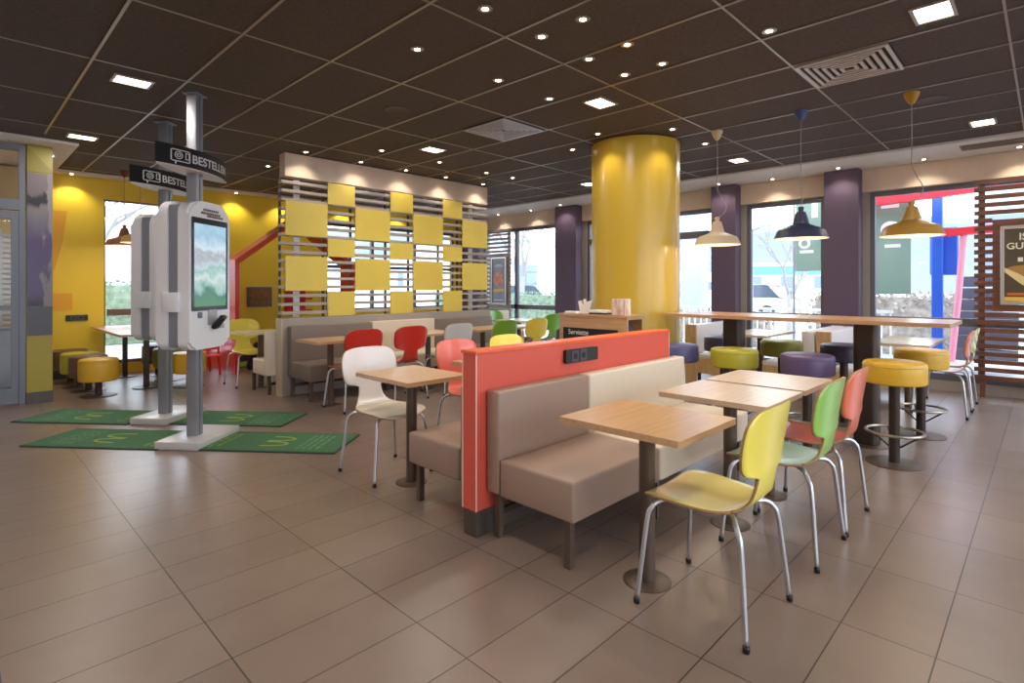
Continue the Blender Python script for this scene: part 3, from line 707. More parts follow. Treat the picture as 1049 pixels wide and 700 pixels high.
text('sign_lettering', 'Serviette', .075, mat('chalk_white', (226, 222, 214), .8), sg, plane_mtx((-.0105, CD - .13, .835), (0, -1, 0), (0, 0, 1)), .0008)
# things on the counter
t = thing('napkin_dispenser', 'white printed cardboard napkin box standing on the condiment counter', 'box', (4.82, 3.16, 1.056))
b = B(); box(b, -.055, .055, -.10, .06, 0, .165, .003, 1); obj('carton', b, mat('printed_white_card', (236, 222, 206), .6, noise=.35, scale=26, stretch=(1, 1, .25), rgb2=(196, 150, 140)), t)
t = thing('serving_tray', 'small white tray with a dark rim on the condiment counter', 'tray', (4.83, 3.40, 1.056))
b = B(); box(b, -.07, .07, -.11, .11, .0, .014, .004, 1); obj('rim', b, BLACKP, t)
b = B(); box(b, -.06, .06, -.10, .10, .0145, .045, .008, 2); obj('napkin_stack', b, mat('white_paper', (240, 236, 226), .7), t)
b = B(); random.seed(3)
for k in range(9):
    a = random.uniform(-.9, .9); c_ = Vector((random.uniform(-.03, .03), random.uniform(-.04, .05), .0)); d_ = Vector((.2 * math.sin(a), .5 * math.sin(a * 1.7), 1)).normalized() * random.uniform(.08, .17)
    s_ = Vector((random.uniform(-.3, .3), 1, 0)).normalized() * .03
    vs = [c_ - s_, c_ + s_, c_ + s_ + d_, c_ - s_ * .3 + d_ * 1.1]
    prism_pts = [bm_v for bm_v in vs]
    f0 = [b.verts.new(v) for v in prism_pts]; f1 = [b.verts.new(v + Vector((.004, .001, 0))) for v in prism_pts]
    b.faces.new(f0); b.faces.new(f1[::-1])
    for i_ in range(4): b.faces.new((f0[i_], f1[i_], f1[(i_ + 1) % 4], f0[(i_ + 1) % 4]))
o = obj('paper_napkins', b, MATS['white_paper'], loc=(4.84, 3.60, 1.058)); tag(o, 'loose white paper napkins fanned out on the condiment counter', 'napkins')
b = B(); box(b, -.05, .05, -.08, .08, 0, .02, .004, 1); o = obj('leaflet_pile', b, MATS['white_paper'], loc=(4.83, 3.77, 1.056)); tag(o, 'flat pale leaflet pile at the left end of the condiment counter', 'leaflets')

# ================================================================== ORDERING KIOSKS
KA = math.radians(39.5)
def kiosk(x, y, label, dark):
    t = thing('ordering_kiosk', label, 'kiosk', (x, y, 0), KA)       # local x = width, local -y = screen normal
    b = B(); box(b, -.235, .36, -.19, .19, .001, .065, .006, 2); obj('base_plate', b, mat('white_steel_base', (206, 204, 204), .35, .2), t)
    b = B(); box(b, -.045, .0, -.045, .045, .0655, CEIL - .011, .006, 2); box(b, .012, .05, -.045, .045, .0655, CEIL - .011, .006, 2); obj('post', b, ALU, t)
    b = B(); box(b, .0, .012, -.035, .035, .0655, CEIL - .011); obj('post_channel', b, ALUD, t)
    b = B(); box(b, -.075, .075, -.07, .07, CEIL - .0105, CEIL - .001, .002, 1); obj('ceiling_plate', b, ALU, t)
    def shell_outline(hw, zb, zt, arch):
        o = []
        for k in range(7): a = math.radians(180 + 90 * k / 6); o.append((-hw + .09 + .09 * math.cos(a), zb + .07 + .07 * math.sin(a)))
        for k in range(7): a = math.radians(270 + 90 * k / 6); o.append((hw - .09 + .09 * math.cos(a), zb + .07 + .07 * math.sin(a)))
        for k in range(17):
            a = PI * k / 16
            o.append((hw * math.copysign(abs(math.cos(a)) ** .55, math.cos(a)) if abs(math.cos(a)) > 1e-9 else 0, zt - arch + arch * math.sin(a) ** .9 if math.sin(a) > 0 else zt - arch))
        return o
    for sgn in (-1, 1):
        b = B(); y0, y1 = sorted((sgn * .045, sgn * .145))
        prism(b, shell_outline(.275, .82, 2.07, .13), 'y', y0, y1)
        es = [e_ for e_ in b.edges if abs(e_.verts[0].co.y - sgn * .145) < 1e-5 and abs(e_.verts[1].co.y - sgn * .145) < 1e-5]
        bmesh.ops.bevel(b, geom=es, offset=.022, segments=3, affect='EDGES')
        sh = obj('shell', b, WHITEP, t, label=None)
        def q(x0, x1, z0, z1, d0, d1, m_, nm, par, r=.012):
            bb = B(); ya, yb = sorted((sgn * (.145 + d0), sgn * (.145 + d1)))
            prism(bb, rrect(x0, x1, z0, z1, r), 'y', ya, yb); return obj(nm, bb, m_, par)
        bz = q(-.25, .235, 1.145, 1.925, .0005, .006, mat('gloss_black_bezel', (14, 14, 16), .12), 'screen_bezel', sh, .01)
        q(-.222, .207, 1.18, 1.875, .0062, .0075, SCREEN, 'screen', sh, .003)
        bb = B(); random.seed(11)
        for (zc, xa, xb_) in ((2.0, -.10, .10), (1.972, -.13, .12), (1.95, -.05, .17)):
            xx = xa
            while xx < xb_:
                w_ = random.uniform(.012, .03); ya, yb = sorted((sgn * .1455, sgn * .1468))
                prism(bb, [(xx, zc - .010), (xx + w_, zc - .010), (xx + w_ + .005, zc + .010), (xx + .005, zc + .010)], 'y', ya, yb); xx += w_ + .005
        obj('emblem', bb, mat('dark_gold_lettering', (92, 76, 58), .5), sh)
        q(-.17, -.12, 1.085, 1.135, .0005, .008, mat('scanner_grey', (96, 100, 112), .3), 'code_scanner', sh, .004)
        pt = q(-.04, .075, 1.02, 1.15, .0005, .012, mat('terminal_silver', (170, 168, 170), .35, .4), 'terminal_mount', sh, .006)
        bb = B(); box(bb, -.045, .045, -.02, .02, -.07, .07, .014, 3)
        tm = obj('card_terminal', bb, mat('terminal_black', (26, 26, 28), .35), sh, loc=(.045, sgn * .195, 1.04), rot=(sgn * math.radians(-38), 0, math.radians(10)))
        q(.10, .19, .98, 1.02, .0005, .004, mat('receipt_slot_grey', (160, 158, 164), .4), 'receipt_slot', sh, .003)
    b = B(); box(b, -.262, .262, -.0445, .0445, .85, 2.02, .004, 1); obj('spine', b, mat('grey_kiosk_spine', (132, 138, 150), .4, .3), t)
    b = B(); box(b, -.305, -.2625, -.07, .07, 1.14, 1.30, .006, 2); obj('side_box', b, MATS['white_shell_plastic'], t)
    # lens shaped sign
    L, Dp, zb, zt = .47, .13, 2.33, 2.49
    def arc(s, n_=24, L_=.47, D_=.13): return [(-L_ + 2 * L_ * k / n_, s * D_ * (1 - (2 * k / n_ - 1) ** 2)) for k in range(n_ + 1)]
    poly = arc(-1) + arc(1)[::-1][1:-1]
    b = B(); prism(b, [p for p in poly], 'z', zb, zt)
    # hole is not needed: the post passes through the centre
    sg = obj('sign_body', b, mat('sign_black', (20, 18, 20), .5, spec=.2), t)
    b = B(); prism(b, [(px * .985, py * .95) for px, py in poly], 'z', zb - .006, zb - .0005); obj('sign_underside', b, mat('sign_pale_underside', (214, 206, 204), .5), t)
    # lettering bent on to the curved face
    def bend(o, off):
        me = o.data
        for v in me.vertices:
            xx, d = v.co.x, v.co.y
            yf = -Dp * (1 - (xx / L) ** 2)
            v.co.y = yf - off + d
    grey = mat('sign_lettering_grey', (196, 196, 198), .5)
    for sgn in (-1, 1):
        o = text('sign_lettering', 'BESTELLEN', .098, grey, sg, plane_mtx((-.192, 0, 2.372), (1, 0, 0), (0, 0, 1)), .0012, sx=1.1, bold=.0015); bend(o, .0028)
        bb = B()
        for (x0, x1, z0, z1) in ((-.36, -.215, 2.450, 2.457), (-.36, -.215, 2.360, 2.367), (-.367, -.36, 2.367, 2.450), (-.215, -.208, 2.367, 2.450), (-.25, -.244, 2.385, 2.440), (-.222, -.216, 2.385, 2.440), (-.244, -.222, 2.434, 2.440), (-.244, -.222, 2.385, 2.391)):
            for i_ in range(6):
                a0 = x0 + (x1 - x0) * i_ / 6; a1 = x0 + (x1 - x0) * (i_ + 1) / 6; box(bb, a0, a1, -.0015, .0015, z0, z1)
        box(bb, -.335, -.325, -.0015, .0015, 2.340, 2.360)
        for k in range(12):
            a = 2 * PI * k / 12; r1, r2 = .026, .033
            for (ra, rb) in ((.026, .032), (.010, .016)):
                pts = [(-.305 + ra * math.cos(a), 2.412 + ra * math.sin(a)), (-.305 + rb * math.cos(a), 2.412 + rb * math.sin(a)), (-.305 + rb * math.cos(a + .5), 2.412 + rb * math.sin(a + .5)), (-.305 + ra * math.cos(a + .5), 2.412 + ra * math.sin(a + .5))]
                prism(bb, pts, 'y', -.0015, .0015)
        o2 = obj('sign_symbol', bb, grey, sg); bend(o2, .0028)
        if sgn == 1:
            for z_ in (o, o2): z_.rotation_euler = (0, 0, PI)
    return t
sm = bpy.data.materials.new('kiosk_screen_picture'); sm.use_nodes = True
n = sm.node_tree.nodes; l = sm.node_tree.links; pb = n['Principled BSDF']; pb.inputs['Roughness'].default_value = .15; pb.inputs['Base Color'].default_value = (.02, .02, .02, 1)
tcx = n.new('ShaderNodeTexCoord'); sx_ = n.new('ShaderNodeSeparateXYZ'); l.new(tcx.outputs['Object'], sx_.inputs[0])
mr = n.new('ShaderNodeMapRange'); mr.inputs['From Min'].default_value = 1.2; mr.inputs['From Max'].default_value = 1.89; l.new(sx_.outputs[2], mr.inputs[0])
nz = n.new('ShaderNodeTexNoise'); nz.inputs['Scale'].default_value = 9; nz.inputs['Detail'].default_value = 3; l.new(tcx.outputs['Object'], nz.inputs['Vector'])
ad = n.new('ShaderNodeMath'); ad.operation = 'MULTIPLY_ADD'; ad.inputs[1].default_value = .35; l.new(nz.outputs[0], ad.inputs[0]); 
sb = n.new('ShaderNodeMath'); sb.operation = 'SUBTRACT'; sb.inputs[1].default_value = .175; l.new(mr.outputs[0], sb.inputs[0]); l.new(sb.outputs[0], ad.inputs[2])
cr = n.new('ShaderNodeValToRGB'); e = cr.color_ramp.elements
e[0].position = 0; e[0].color = (*lin((70, 130, 84)), 1); e[1].position = 1; e[1].color = (*lin((176, 208, 226)), 1)
for p_, c_ in ((.12, (58, 118, 92)), (.2, (150, 186, 176)), (.32, (206, 220, 216)), (.42, (150, 188, 180)), (.5, (190, 208, 214)), (.58, (170, 168, 176)), (.66, (208, 226, 238)), (.85, (150, 188, 210))):
    x = e.new(p_); x.color = (*lin(c_), 1)
l.new(ad.outputs[0], cr.inputs[0]); l.new(cr.outputs[0], pb.inputs['Emission Color']); pb.inputs['Emission Strength'].default_value = .85
SCREEN = sm
kiosk(1.49, 5.29, 'front white two-sided ordering kiosk with a lit screen and black BESTELLEN sign', 0)
kiosk(1.54, 6.42, 'rear white ordering kiosk, half hidden behind the front one', 1)

# floor mats
def arches(b, cx, cy, s, z0, z1):
    """golden double arch seen from local -y"""
    for k in (-1, 1):
        o = []
        n_ = 14
        for i in range(n_ + 1):
            a = PI * i / n_; o.append((cx + k * .5 * s + .5 * s * math.cos(a), cy + 1.5 * s * math.sin(a) ** .8))
        for i in range(n_, -1, -1):
            a = PI * i / n_; o.append((cx + k * .5 * s + .32 * s * math.cos(a), cy + 1.3 * s * math.sin(a) ** .8))
        prism(b, o, 'z', z0, z1)
def floor_mat_obj(x, y, rz, label):
    t = thing('floor_mat', label, 'mat', (x, y, 0), rz)
    b = B(); prism(b, rrect(-.62, .62, -.29, .29, .01, 3), 'z', .001, .008); obj('border', b, mat('mat_rubber_edge', (40, 58, 44), .8), t)
    b = B(); prism(b, rrect(-.60, .60, -.27, .27, .01, 3), 'z', .0082, .010); obj('pile', b, MATG, t)
    b = B(); arches(b, 0, -.10, .15, .0102, .0108)
    for o_ in b.verts: pass
    M_ = Matrix.Rotation(PI / 2, 4, 'Z'); bmesh.ops.transform(b, matrix=M_, verts=b.verts); obj('arches_logo', b, GOLD, t)
    b = B(); random.seed(5)
    for side, m_ in ((-1, PALEG),):
        for ln in range(4):
            yy = -.20; xx = side * (.42 - ln * .055)
            while yy < .18:
                l_ = random.uniform(.03, .1); box(b, xx - .012, xx + .012, yy, min(yy + l_, .21), .0102, .0107); yy += l_ + .02
    obj('slogan', b, PALEG, t)
    b = B()
    for ln in range(2):
        yy = -.20; xx = .44 + ln * .06
        while yy < .18:
            l_ = random.uniform(.03, .09); box(b, xx - .014, xx + .014, yy, min(yy + l_, .21), .0102, .0107); yy += l_ + .02
    obj('slogan', b, mat('yellow_green_print', (110, 142, 66), .9), t)
MA = KA - PI / 2
floor_mat_obj(1.998, 4.77, MA + PI, 'green printed floor mat in front of the front kiosk, nearest the white chair')
floor_mat_obj(1.03, 5.91, MA, 'green printed floor mat left of the front kiosk')
floor_mat_obj(2.06, 5.93, MA + PI, 'green printed floor mat right of the rear kiosk')
floor_mat_obj(1.045, 7.08, MA, 'green printed floor mat left of the rear kiosk, farthest from the camera')

# ================================================================== PLAY CORNER
t = thing('play_house', 'red gabled play house frame against the yellow rear wall', 'play house', (3.08, 8.95, 0))
RP = mat('bright_red_laminate', (206, 36, 44), .28, coat=.4)
b = B(); box(b, 0, .06, 0, 1.34, .0, 1.66); obj('side_wall', b, RP, t)
b = B(); prism(b, [(-.0, 1.661), (.0, 1.76), (1.02, 2.52), (1.02, 2.44), (.06, 1.70), (.06, 1.661)], 'y', 0, .42); obj('roof', b, mat('orange_red_roof', (214, 72, 48), .4), t)
b = B(); prism(b, [(2.04, 1.661), (2.04, 1.76), (1.0205, 2.52), (1.0205, 2.44), (1.98, 1.70), (1.98, 1.661)], 'y', 0, .42); obj('roof', b, MATS['orange_red_roof'], t)
b = B(); box(b, 1.98, 2.04, 0, .42, 0, 1.66); obj('side_wall', b, RP, t)
t = thing('wall_picture', 'brown board in a grey frame on the yellow wall inside the play house', 'board', (3.96, YW - .003, 0))
b = B(); box(b, -.22, .22, -.03, 0, .98, 1.34 + .0, .004, 1); obj('frame', b, FRAME, t)
b = B(); box(b, -.185, .185, -.036, -.0305, 1.01, 1.31); obj('board', b, mat('cork_brown', (150, 108, 66), .8, noise=.4, scale=20), t)
t = thing('wall_shelf', 'red two-tier shelf on the yellow wall behind the checkered screen', 'shelf', (4.62, YW - .003, 0))
b = B(); box(b, -.2, .2, -.02, 0, .85, 1.35); obj('back_panel', b, RP, t)
for z in (.88, 1.1, 1.3): b = B(); box(b, -.2, .28, -.16, -.0205, z, z + .03); obj('shelf', b, RP, t)
# turf strip and blue bag
b = B(); box(b, 3.18, 4.6, 9.55, 10.2, .001, .02); tag(obj('play_turf', b, mat('play_green', (126, 156, 36), .9, noise=.3, scale=90)), 'bright green play mat on the floor inside the play house', 'mat')
b = B(); lathe(b, [(0, 0), (.15, 0), (.17, .05), (.12, .25), (.05, .42), (.0, .44)], seg=20); o = obj('bean_bag', b, mat('dark_blue_cloth', (44, 48, 78), .8), loc=(3.55, 9.3, .001)); tag(o, 'dark blue cone-shaped play cushion inside the red play house', 'cushion')
# red children chairs
def kid_chair(x, y, label):
    t = thing('child_chair', label, 'child chair', (x, y, 0), PI * .9)
    m_ = mat('red_plastic', (214, 30, 36), .3)
    b = B(); box(b, -.15, .15, -.14, .15, .27, .295, .01, 2); obj('seat', b, m_, t)
    b = B(); box(b, -.15, -.115, -.16, -.135, .296, .56, .006, 1); box(b, .115, .15, -.16, -.135, .296, .56, .006, 1); box(b, -.115, .115, -.155, -.14, .47, .56); box(b, -.115, .115, -.155, -.14, .36, .40); obj('backrest', b, m_, t)
    for sx in (-1, 1):
        for sy in (-1, 1):
            b = B(); tube(b, [(sx * .155, sy * .155, .001), (sx * .125, sy * .125, .27)], .016, 8); obj('leg', b, m_, t)
kid_chair(2.80, 9.25, 'small red plastic child chair beside the red play house post')
kid_chair(2.80, 9.72, 'small red plastic child chair behind the first one, by the rear window')

# ================================================================== WINDOW-SIDE BOOTHS
def wood_booth(label, x, y, rz, length, fab, wood=WOODV):
    t = thing('window_booth', label, 'bench', (x, y, 0), rz)
    b = B(); box(b, 0, .03, -.16, 0, .0, .825, .002, 1); obj('end_board', b, wood, t)
    b = B(); box(b, .031, length, -.15, -.01, .43, .82, .012, 2); obj('backrest', b, fab, t)
    b = B(); box(b, 0.0, length, -.60, -.161, .17, .37, .002, 1); obj('seat_box', b, wood, t)
    b = B(); box(b, 0.005, length - .005, -.605, -.162, .3705, .43, .014, 2); obj('seat_cushion', b, fab, t)
    for px in (.03, length - .03):
        b = B(); box(b, px - .018, px + .018, -.56, -.524, .001, .1695); obj('leg', b, BRONZED, t)
        b = B(); box(b, px - .018, px + .018, -.21, -.174, .001, .1695); obj('leg', b, BRONZED, t)
    return t
WHC = mat('white_leatherette', (214, 210, 212), .4)
wood_booth('pale booth bench with light wooden end board, left of the bar column', 7.15, 3.62, 0, 1.3, WHC)
wood_booth('white booth bench with wooden end, left half of the back-to-back pair by the window', 7.05 + 1.3, 1.95, PI, 1.3, WHC)
wood_booth('white booth bench with wooden end, right half of the back-to-back pair by the window', 7.05, 1.945, 0, 1.3, WHC)
wood_booth('cream booth bench at the far window beyond the green chairs', 7.6, 8.72, 0, 1.1, CREAM)

# ================================================================== SLATTED WINDOW SCREENS WITH POSTERS
def slat_screen(y0, y1, ph, label, slm, poster):
    t = thing('slatted_screen', label, 'screen', (8.78, y0, 0))
    W_ = y1 - y0
    p0, p1, z0, z1 = poster
    z = .22; k = 0
    while z < 2.6:
        b = B()
        if z + .05 > z0 - .08 and z < z1 + .08:
            if p0 - .07 > .02: box(b, 0, .03, 0, p0 - .071, z, z + .052); obj('slat', b, slm, t); b = B()
            if W_ - (p1 + .07) > .02: box(b, 0, .03, p1 + .071, W_, z, z + .052)
        else: box(b, 0, .03, 0, W_, z, z + .052)
        if len(b.verts): obj('slat', b, slm, t)
        else: b.free()
        z += .095
    for yy in [(.06), (W_ - .10)]:
        b = B(); box(b, .0305, .07, yy, yy + .05, .0, 2.64); obj('upright', b, slm, t)
    b = B(); box(b, -.005, .03, p0 - .07, p1 + .07, z0 - .08, z0); box(b, -.005, .03, p0 - .07, p1 + .07, z1, z1 + .08); box(b, -.005, .03, p0 - .07, p0, z0, z1); box(b, -.005, .03, p1, p1 + .07, z0, z1)
    obj('poster_surround', b, slm, t)
    return t
def poster_frame(y0, y1, z0, z1, label):
    t = thing('poster_frame', label, 'poster', (8.77, 0, 0))
    b = B()
    for a, c_, d, e_ in ((y0, y1, z0, z0 + .035), (y0, y1, z1 - .035, z1), (y0, y0 + .03, z0 + .035, z1 - .035), (y1 - .03, y1, z0 + .035, z1 - .035)): box(b, -.03, .01, a, c_, d, e_)
    obj('frame', b, mat('silver_snap_frame', (190, 182, 172), .35, .6), t)
    return t
slat_screen(-1.1, .66, 0, 'dark brown slatted screen with a framed poster in front of the right window', SLATW, (1.06, 1.52, 1.13, 2.07))
t = poster_frame(-.035, .415, 1.135, 2.065, 'framed dark poster reading ISS GUTEN on the right slatted screen')
b = B(); box(b, -.012, .0, -.003, .383, 1.172, 2.028); pp = obj('poster', b, mat('poster_olive_dark', (88, 76, 56), .35, noise=.2, scale=6), t)
wt = mat('poster_cream_lettering', (238, 228, 204), .5)
text('poster_lettering', 'ISS', .115, wt, pp, plane_mtx((-.0125, .19, 1.895), (0, -1, 0), (0, 0, 1)), .0008, 'CENTER', bold=.002)
text('poster_lettering', 'GUTEN', .105, wt, pp, plane_mtx((-.0125, .19, 1.79), (0, -1, 0), (0, 0, 1)), .0008, 'CENTER', bold=.002)
b = B(); 
for (a, c_, d, e_) in ((.22, .265, 1.64, 1.69), (.06, .19, 1.67, 1.685), (.09, .19, 1.645, 1.655)): box(b, -.0135, -.0122, a, c_, d, e_)
obj('poster_small_print', b, wt, pp)
b = B(); prism(b, [(.38, 1.56), (.28, 1.50), (.16, 1.46), (.0, 1.50), (.0, 1.58), (.2, 1.60), (.3, 1.59)], 'x', -.0145, -.0122); obj('poster_burger_bun', b, mat('poster_toasted_brown', (176, 128, 66), .5), pp)
b = B(); prism(b, [(.38, 1.52), (.24, 1.38), (.1, 1.28), (0, 1.25), (0, 1.36), (.14, 1.42), (.26, 1.5), (.38, 1.57)], 'x', -.0155, -.0147); obj('poster_wrap', b, mat('poster_cream_wrap', (232, 206, 150), .5), pp)
b = B(); box(b, -.0145, -.0122, .04, .36, 1.245, 1.275); obj('poster_red_line', b, mat('poster_orange', (206, 110, 50), .5), pp)
b = B(); box(b, -.0145, -.0122, .0, .38, 1.176, 1.225); obj('poster_yellow_band', b, mat('poster_yellow', (236, 190, 80), .5), pp)
GSL = mat('grey_brown_slats', (142, 128, 122), .5)
slat_screen(8.62, 9.72, 0, 'grey-brown slatted screen with a small framed poster in front of the far window', GSL, (.10, .60, .93, 2.02))
t = poster_frame(8.725, 9.215, .935, 2.015, 'framed burger poster on the far slatted screen')
b = B(); box(b, -.012, .0, 8.757, 9.183, .972, 1.978); pp = obj('poster', b, mat('poster_blue_grey', (150, 152, 176), .4, noise=.2, scale=5), t)
b = B(); prism(b, [(8.97 + .15 * math.cos(a * PI / 12), 1.52 + .17 * math.sin(a * PI / 12)) for a in range(24)], 'x', -.0145, -.0122); obj('poster_burger', b, mat('poster_salmon', (226, 160, 130), .5, noise=.4, scale=12, rgb2=(206, 104, 74)), pp)
b = B(); prism(b, [(8.80, 1.30), (9.14, 1.28), (9.14, 1.22), (8.80, 1.24)], 'x', -.0145, -.0122); obj('poster_yellow_line', b, MATS['poster_yellow'], pp)
b = B(); box(b, -.0145, -.0122, 8.84, 9.10, 1.80, 1.815); box(b, -.0145, -.0122, 8.88, 9.06, 1.835, 1.85); box(b, -.0145, -.0122, 8.82, 9.12, 1.03, 1.05); obj('poster_small_print', b, wt, pp)

# ================================================================== OUTSIDE (several colours lightened in place of haze)
b = B(); box(b, XW + .25, 90, -40, 90, -.25, -.06); box(b, -20, XW + .25, -40, YB - .25, -.25, -.06); box(b, -20, XW + .25, YW + .25, 60, -.25, -.06)
struct('ground', b, mat('pale_asphalt', (176, 176, 180), .9, noise=.15, scale=2))
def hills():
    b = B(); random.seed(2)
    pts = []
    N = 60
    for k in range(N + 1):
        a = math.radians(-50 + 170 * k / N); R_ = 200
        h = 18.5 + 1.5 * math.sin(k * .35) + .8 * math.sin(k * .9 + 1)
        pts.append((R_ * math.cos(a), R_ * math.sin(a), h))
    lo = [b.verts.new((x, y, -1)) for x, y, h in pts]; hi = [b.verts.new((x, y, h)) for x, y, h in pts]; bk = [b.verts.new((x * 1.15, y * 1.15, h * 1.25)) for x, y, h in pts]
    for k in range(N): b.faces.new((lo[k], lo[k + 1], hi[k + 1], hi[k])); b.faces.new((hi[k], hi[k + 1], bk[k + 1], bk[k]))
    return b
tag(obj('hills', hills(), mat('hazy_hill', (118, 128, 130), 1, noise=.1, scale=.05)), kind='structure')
def building(name, label, x, y, rz, w_, d_, h_, wall, roofm, wins=0, band=None):
    t = thing(name, label, 'building', (x, y, -.06), rz)
    b = B(); box(b, -w_ / 2, w_ / 2, -d_ / 2, d_ / 2, 0, h_); obj('walls', b, wall, t)
    b = B(); box(b, -w_ / 2 - .2, w_ / 2 + .2, -d_ / 2 - .2, d_ / 2 + .2, h_ + .001, h_ + .35); obj('roof', b, roofm, t)
    for k in range(wins):
        b = B(); cx = -w_ / 2 + (k + .5) * w_ / wins; box(b, cx - .6, cx + .6, -d_ / 2 - .06, -d_ / 2 - .001, h_ * .35, h_ * .7); obj('window', b, mat('far_window_glass', (120, 134, 150), .2), t)
    if band: b = B(); box(b, -w_ / 2, w_ / 2, -d_ / 2 - .1, -d_ / 2 - .001, h_ * .74, h_ * .98); obj('fascia_band', b, band, t)
    return t
WB = mat('white_render', (226, 226, 226), .8); TEAL = mat('teal_cladding', (96, 176, 172), .6); GRR = mat('pale_grey_roof', (196, 200, 206), .7)
building('market_hall', 'low hall with a teal fascia far across the car park', 63.9, 20.4, -1.27, 9, 8, 3.5, WB, GRR, 3, TEAL)
building('shopping_shed', 'long pale shed far away left of the teal fascia hall', 70, 32, -1.2, 14, 8, 2.8, WB, GRR, 5)
building('warehouse', 'pale low warehouse in the distance behind the parked cars', 46, 62, -PI / 2 + .9, 30, 10, 4.5, mat('pale_blue_cladding', (190, 204, 214), .7), GRR, 6)
building('office_block', 'grey-green block outside the right window behind the play structure', 24, -.6, -PI / 2, 4.2, 5, 5.0, mat('grey_green_cladding', (176, 190, 186), .7), GRR, 3)
building('white_house', 'white house with one small window beyond the hedge at the rear left', 6.5, 40, .1, 16, 8, 4.6, WB, WB, 2)
building('neighbour_house', 'pale house across the street behind the far window', 30, 30, -PI / 2 + .75, 14, 8, 4.2, WB, GRR, 4)
# teal awning box
def hedge(label, x0, x1, y0, y1, h, col, n_=900):
    random.seed(int(x0 * 10)); b = B()
    box(b, x0 + .12, x1 - .12, y0 + .12, y1 - .12, -.05, h - .12)
    for k in range(n_):
        p = Vector((random.uniform(x0, x1), random.uniform(y0, y1), random.uniform(-.05, h)))
        m = min(p.x - x0, x1 - p.x, p.y - y0, y1 - p.y, h - p.z)
        if m > .22: continue
        r = random.uniform(.035, .07); ax = Vector((random.gauss(0, 1), random.gauss(0, 1), random.gauss(0, 1))).normalized(); u = ax.orthogonal().normalized(); v = ax.cross(u)
        vs = [b.verts.new(p + u * r), b.verts.new(p + v * r * .6), b.verts.new(p - u * r), b.verts.new(p - v * r * .6)]; b.faces.new(vs)
    o = obj('hedge', b, col, flat=True); return tag(o, label, 'hedge')
HG = mat('hedge_green', (134, 152, 128), .9, noise=.4, scale=8); HB = mat('bare_hedge_brown', (186, 174, 160), .9, noise=.4, scale=10)
hedge('clipped green hedge outside the rear left window', -3, 7, 16, 17.2, 1.5, HG, 6500)
hedge('bare brown hedge outside the right window', 13.6, 14.4, 0.6, 3.9, 1.25, HB, 3500)
hedge('green hedge outside the far window', 14.5, 15.5, 11, 19, 1.15, HG, 4000)
hedge('low bare hedge along the car park outside the middle windows', 13.0, 13.8, 4.6, 10, .75, HB, 3500)
def tree(label, x, y, h, seed, colm):
    random.seed(seed); t = thing('bare_tree', label, 'tree', (x, y, -.06))
    tr = B(); br = B()
    def grow(p, d, L, r, lv):
        q_ = p + d * L
        mid = p + d * L * .5 + Vector((random.uniform(-.06, .06), random.uniform(-.06, .06), 0)) * L
        tube(tr if lv == 0 else br, [p, mid, q_], [r, r * .85, r * .7], 6)
        if lv >= 5: return
        for k in range(3 if lv < 4 else 2):
            a = random.uniform(.3, .75); az = random.uniform(0, 2 * PI)
            o_ = d.orthogonal().normalized(); nd = (d * math.cos(a) + (Matrix.Rotation(az, 3, d) @ o_) * math.sin(a)); nd.z += .12; nd.normalize()
            grow(q_ if k else p + d * L * .8, nd, L * random.uniform(.62, .8), r * .58, lv + 1)
    grow(Vector((0, 0, 0)), Vector((0, 0, 1)), h * .28, h * .022, 0)
    obj('trunk', tr, colm, t); obj('branches', br, colm, t)
BK = mat('hazed_bark', (160, 156, 156), .9)  # bark lightened, outdoor haze put into its colour
tree('bare tree outside the rear left window', 2.9, 19.5, 7.5, 4, BK)
tree('smaller bare tree right of the first one outside the rear left window', 5.2, 21, 6.5, 9, BK)
tree('bare tree outside the far window', 16.5, 15.5, 6.5, 12, BK)
tree('bare tree in the car park outside the middle window', 20, 10.0, 4.6, 21, BK)
tree('slim bare tree near the green banner', 17, 5.4, 4.2, 31, BK)
def car(label, x, y, rz, col):
    t = thing('parked_car', label, 'car', (x, y, -.06), rz)
    m_ = mat('car_paint_' + col[0], col[1], .25, coat=.6)
    b = B(); prism(b, [(-2.1, .3), (-2.12, .75), (-1.95, .9), (-1.5, .95), (1.0, .93), (1.9, .82), (2.1, .65), (2.1, .3)], 'y', -.86, .86); obj('body', b, m_, t)
    b = B(); prism(b, [(-1.75, .955), (-1.35, 1.40), (-.9, 1.47), (.1, 1.45), (.95, .96)], 'y', -.74, .74); obj('cabin', b, mat('car_glass', (70, 82, 96), .1), t)
    b = B(); prism(b, [(-1.36, 1.4705), (-.3, 1.50), (.12, 1.4705)], 'y', -.70, .70); obj('roof', b, m_, t)
    for wx in (-1.3, 1.3):
        for wy in (-.8, .8):
            b = B(); tube(b, [(wx, wy - .09, .32), (wx, wy + .09, .32)], .32, 20); wh = obj('wheel', b, mat('tyre_black', (34, 34, 36), .7), t)
            b = B(); tube(b, [(wx, wy - .095, .32), (wx, wy + .095, .32)], .18, 14); obj('hub_cap', b, ALU, wh)
car('white car parked outside the middle window', 24, 9.6, PI / 2 + .1, ('white', (226, 228, 230)))
car('grey car parked left of the white one outside the middle window', 24.5, 14.6, PI / 2, ('grey', (120, 124, 134)))
car('red car parked far back outside the middle window', 34, 12.5, PI / 2 + .05, ('red', (186, 60, 60)))
car('silver car parked outside beside the yellow column', 21, 12.8, PI / 2, ('silver', (186, 190, 198)))
car('white car parked outside the far window', 21, 20.5, PI / 2 + .6, ('white', (226, 228, 230)))
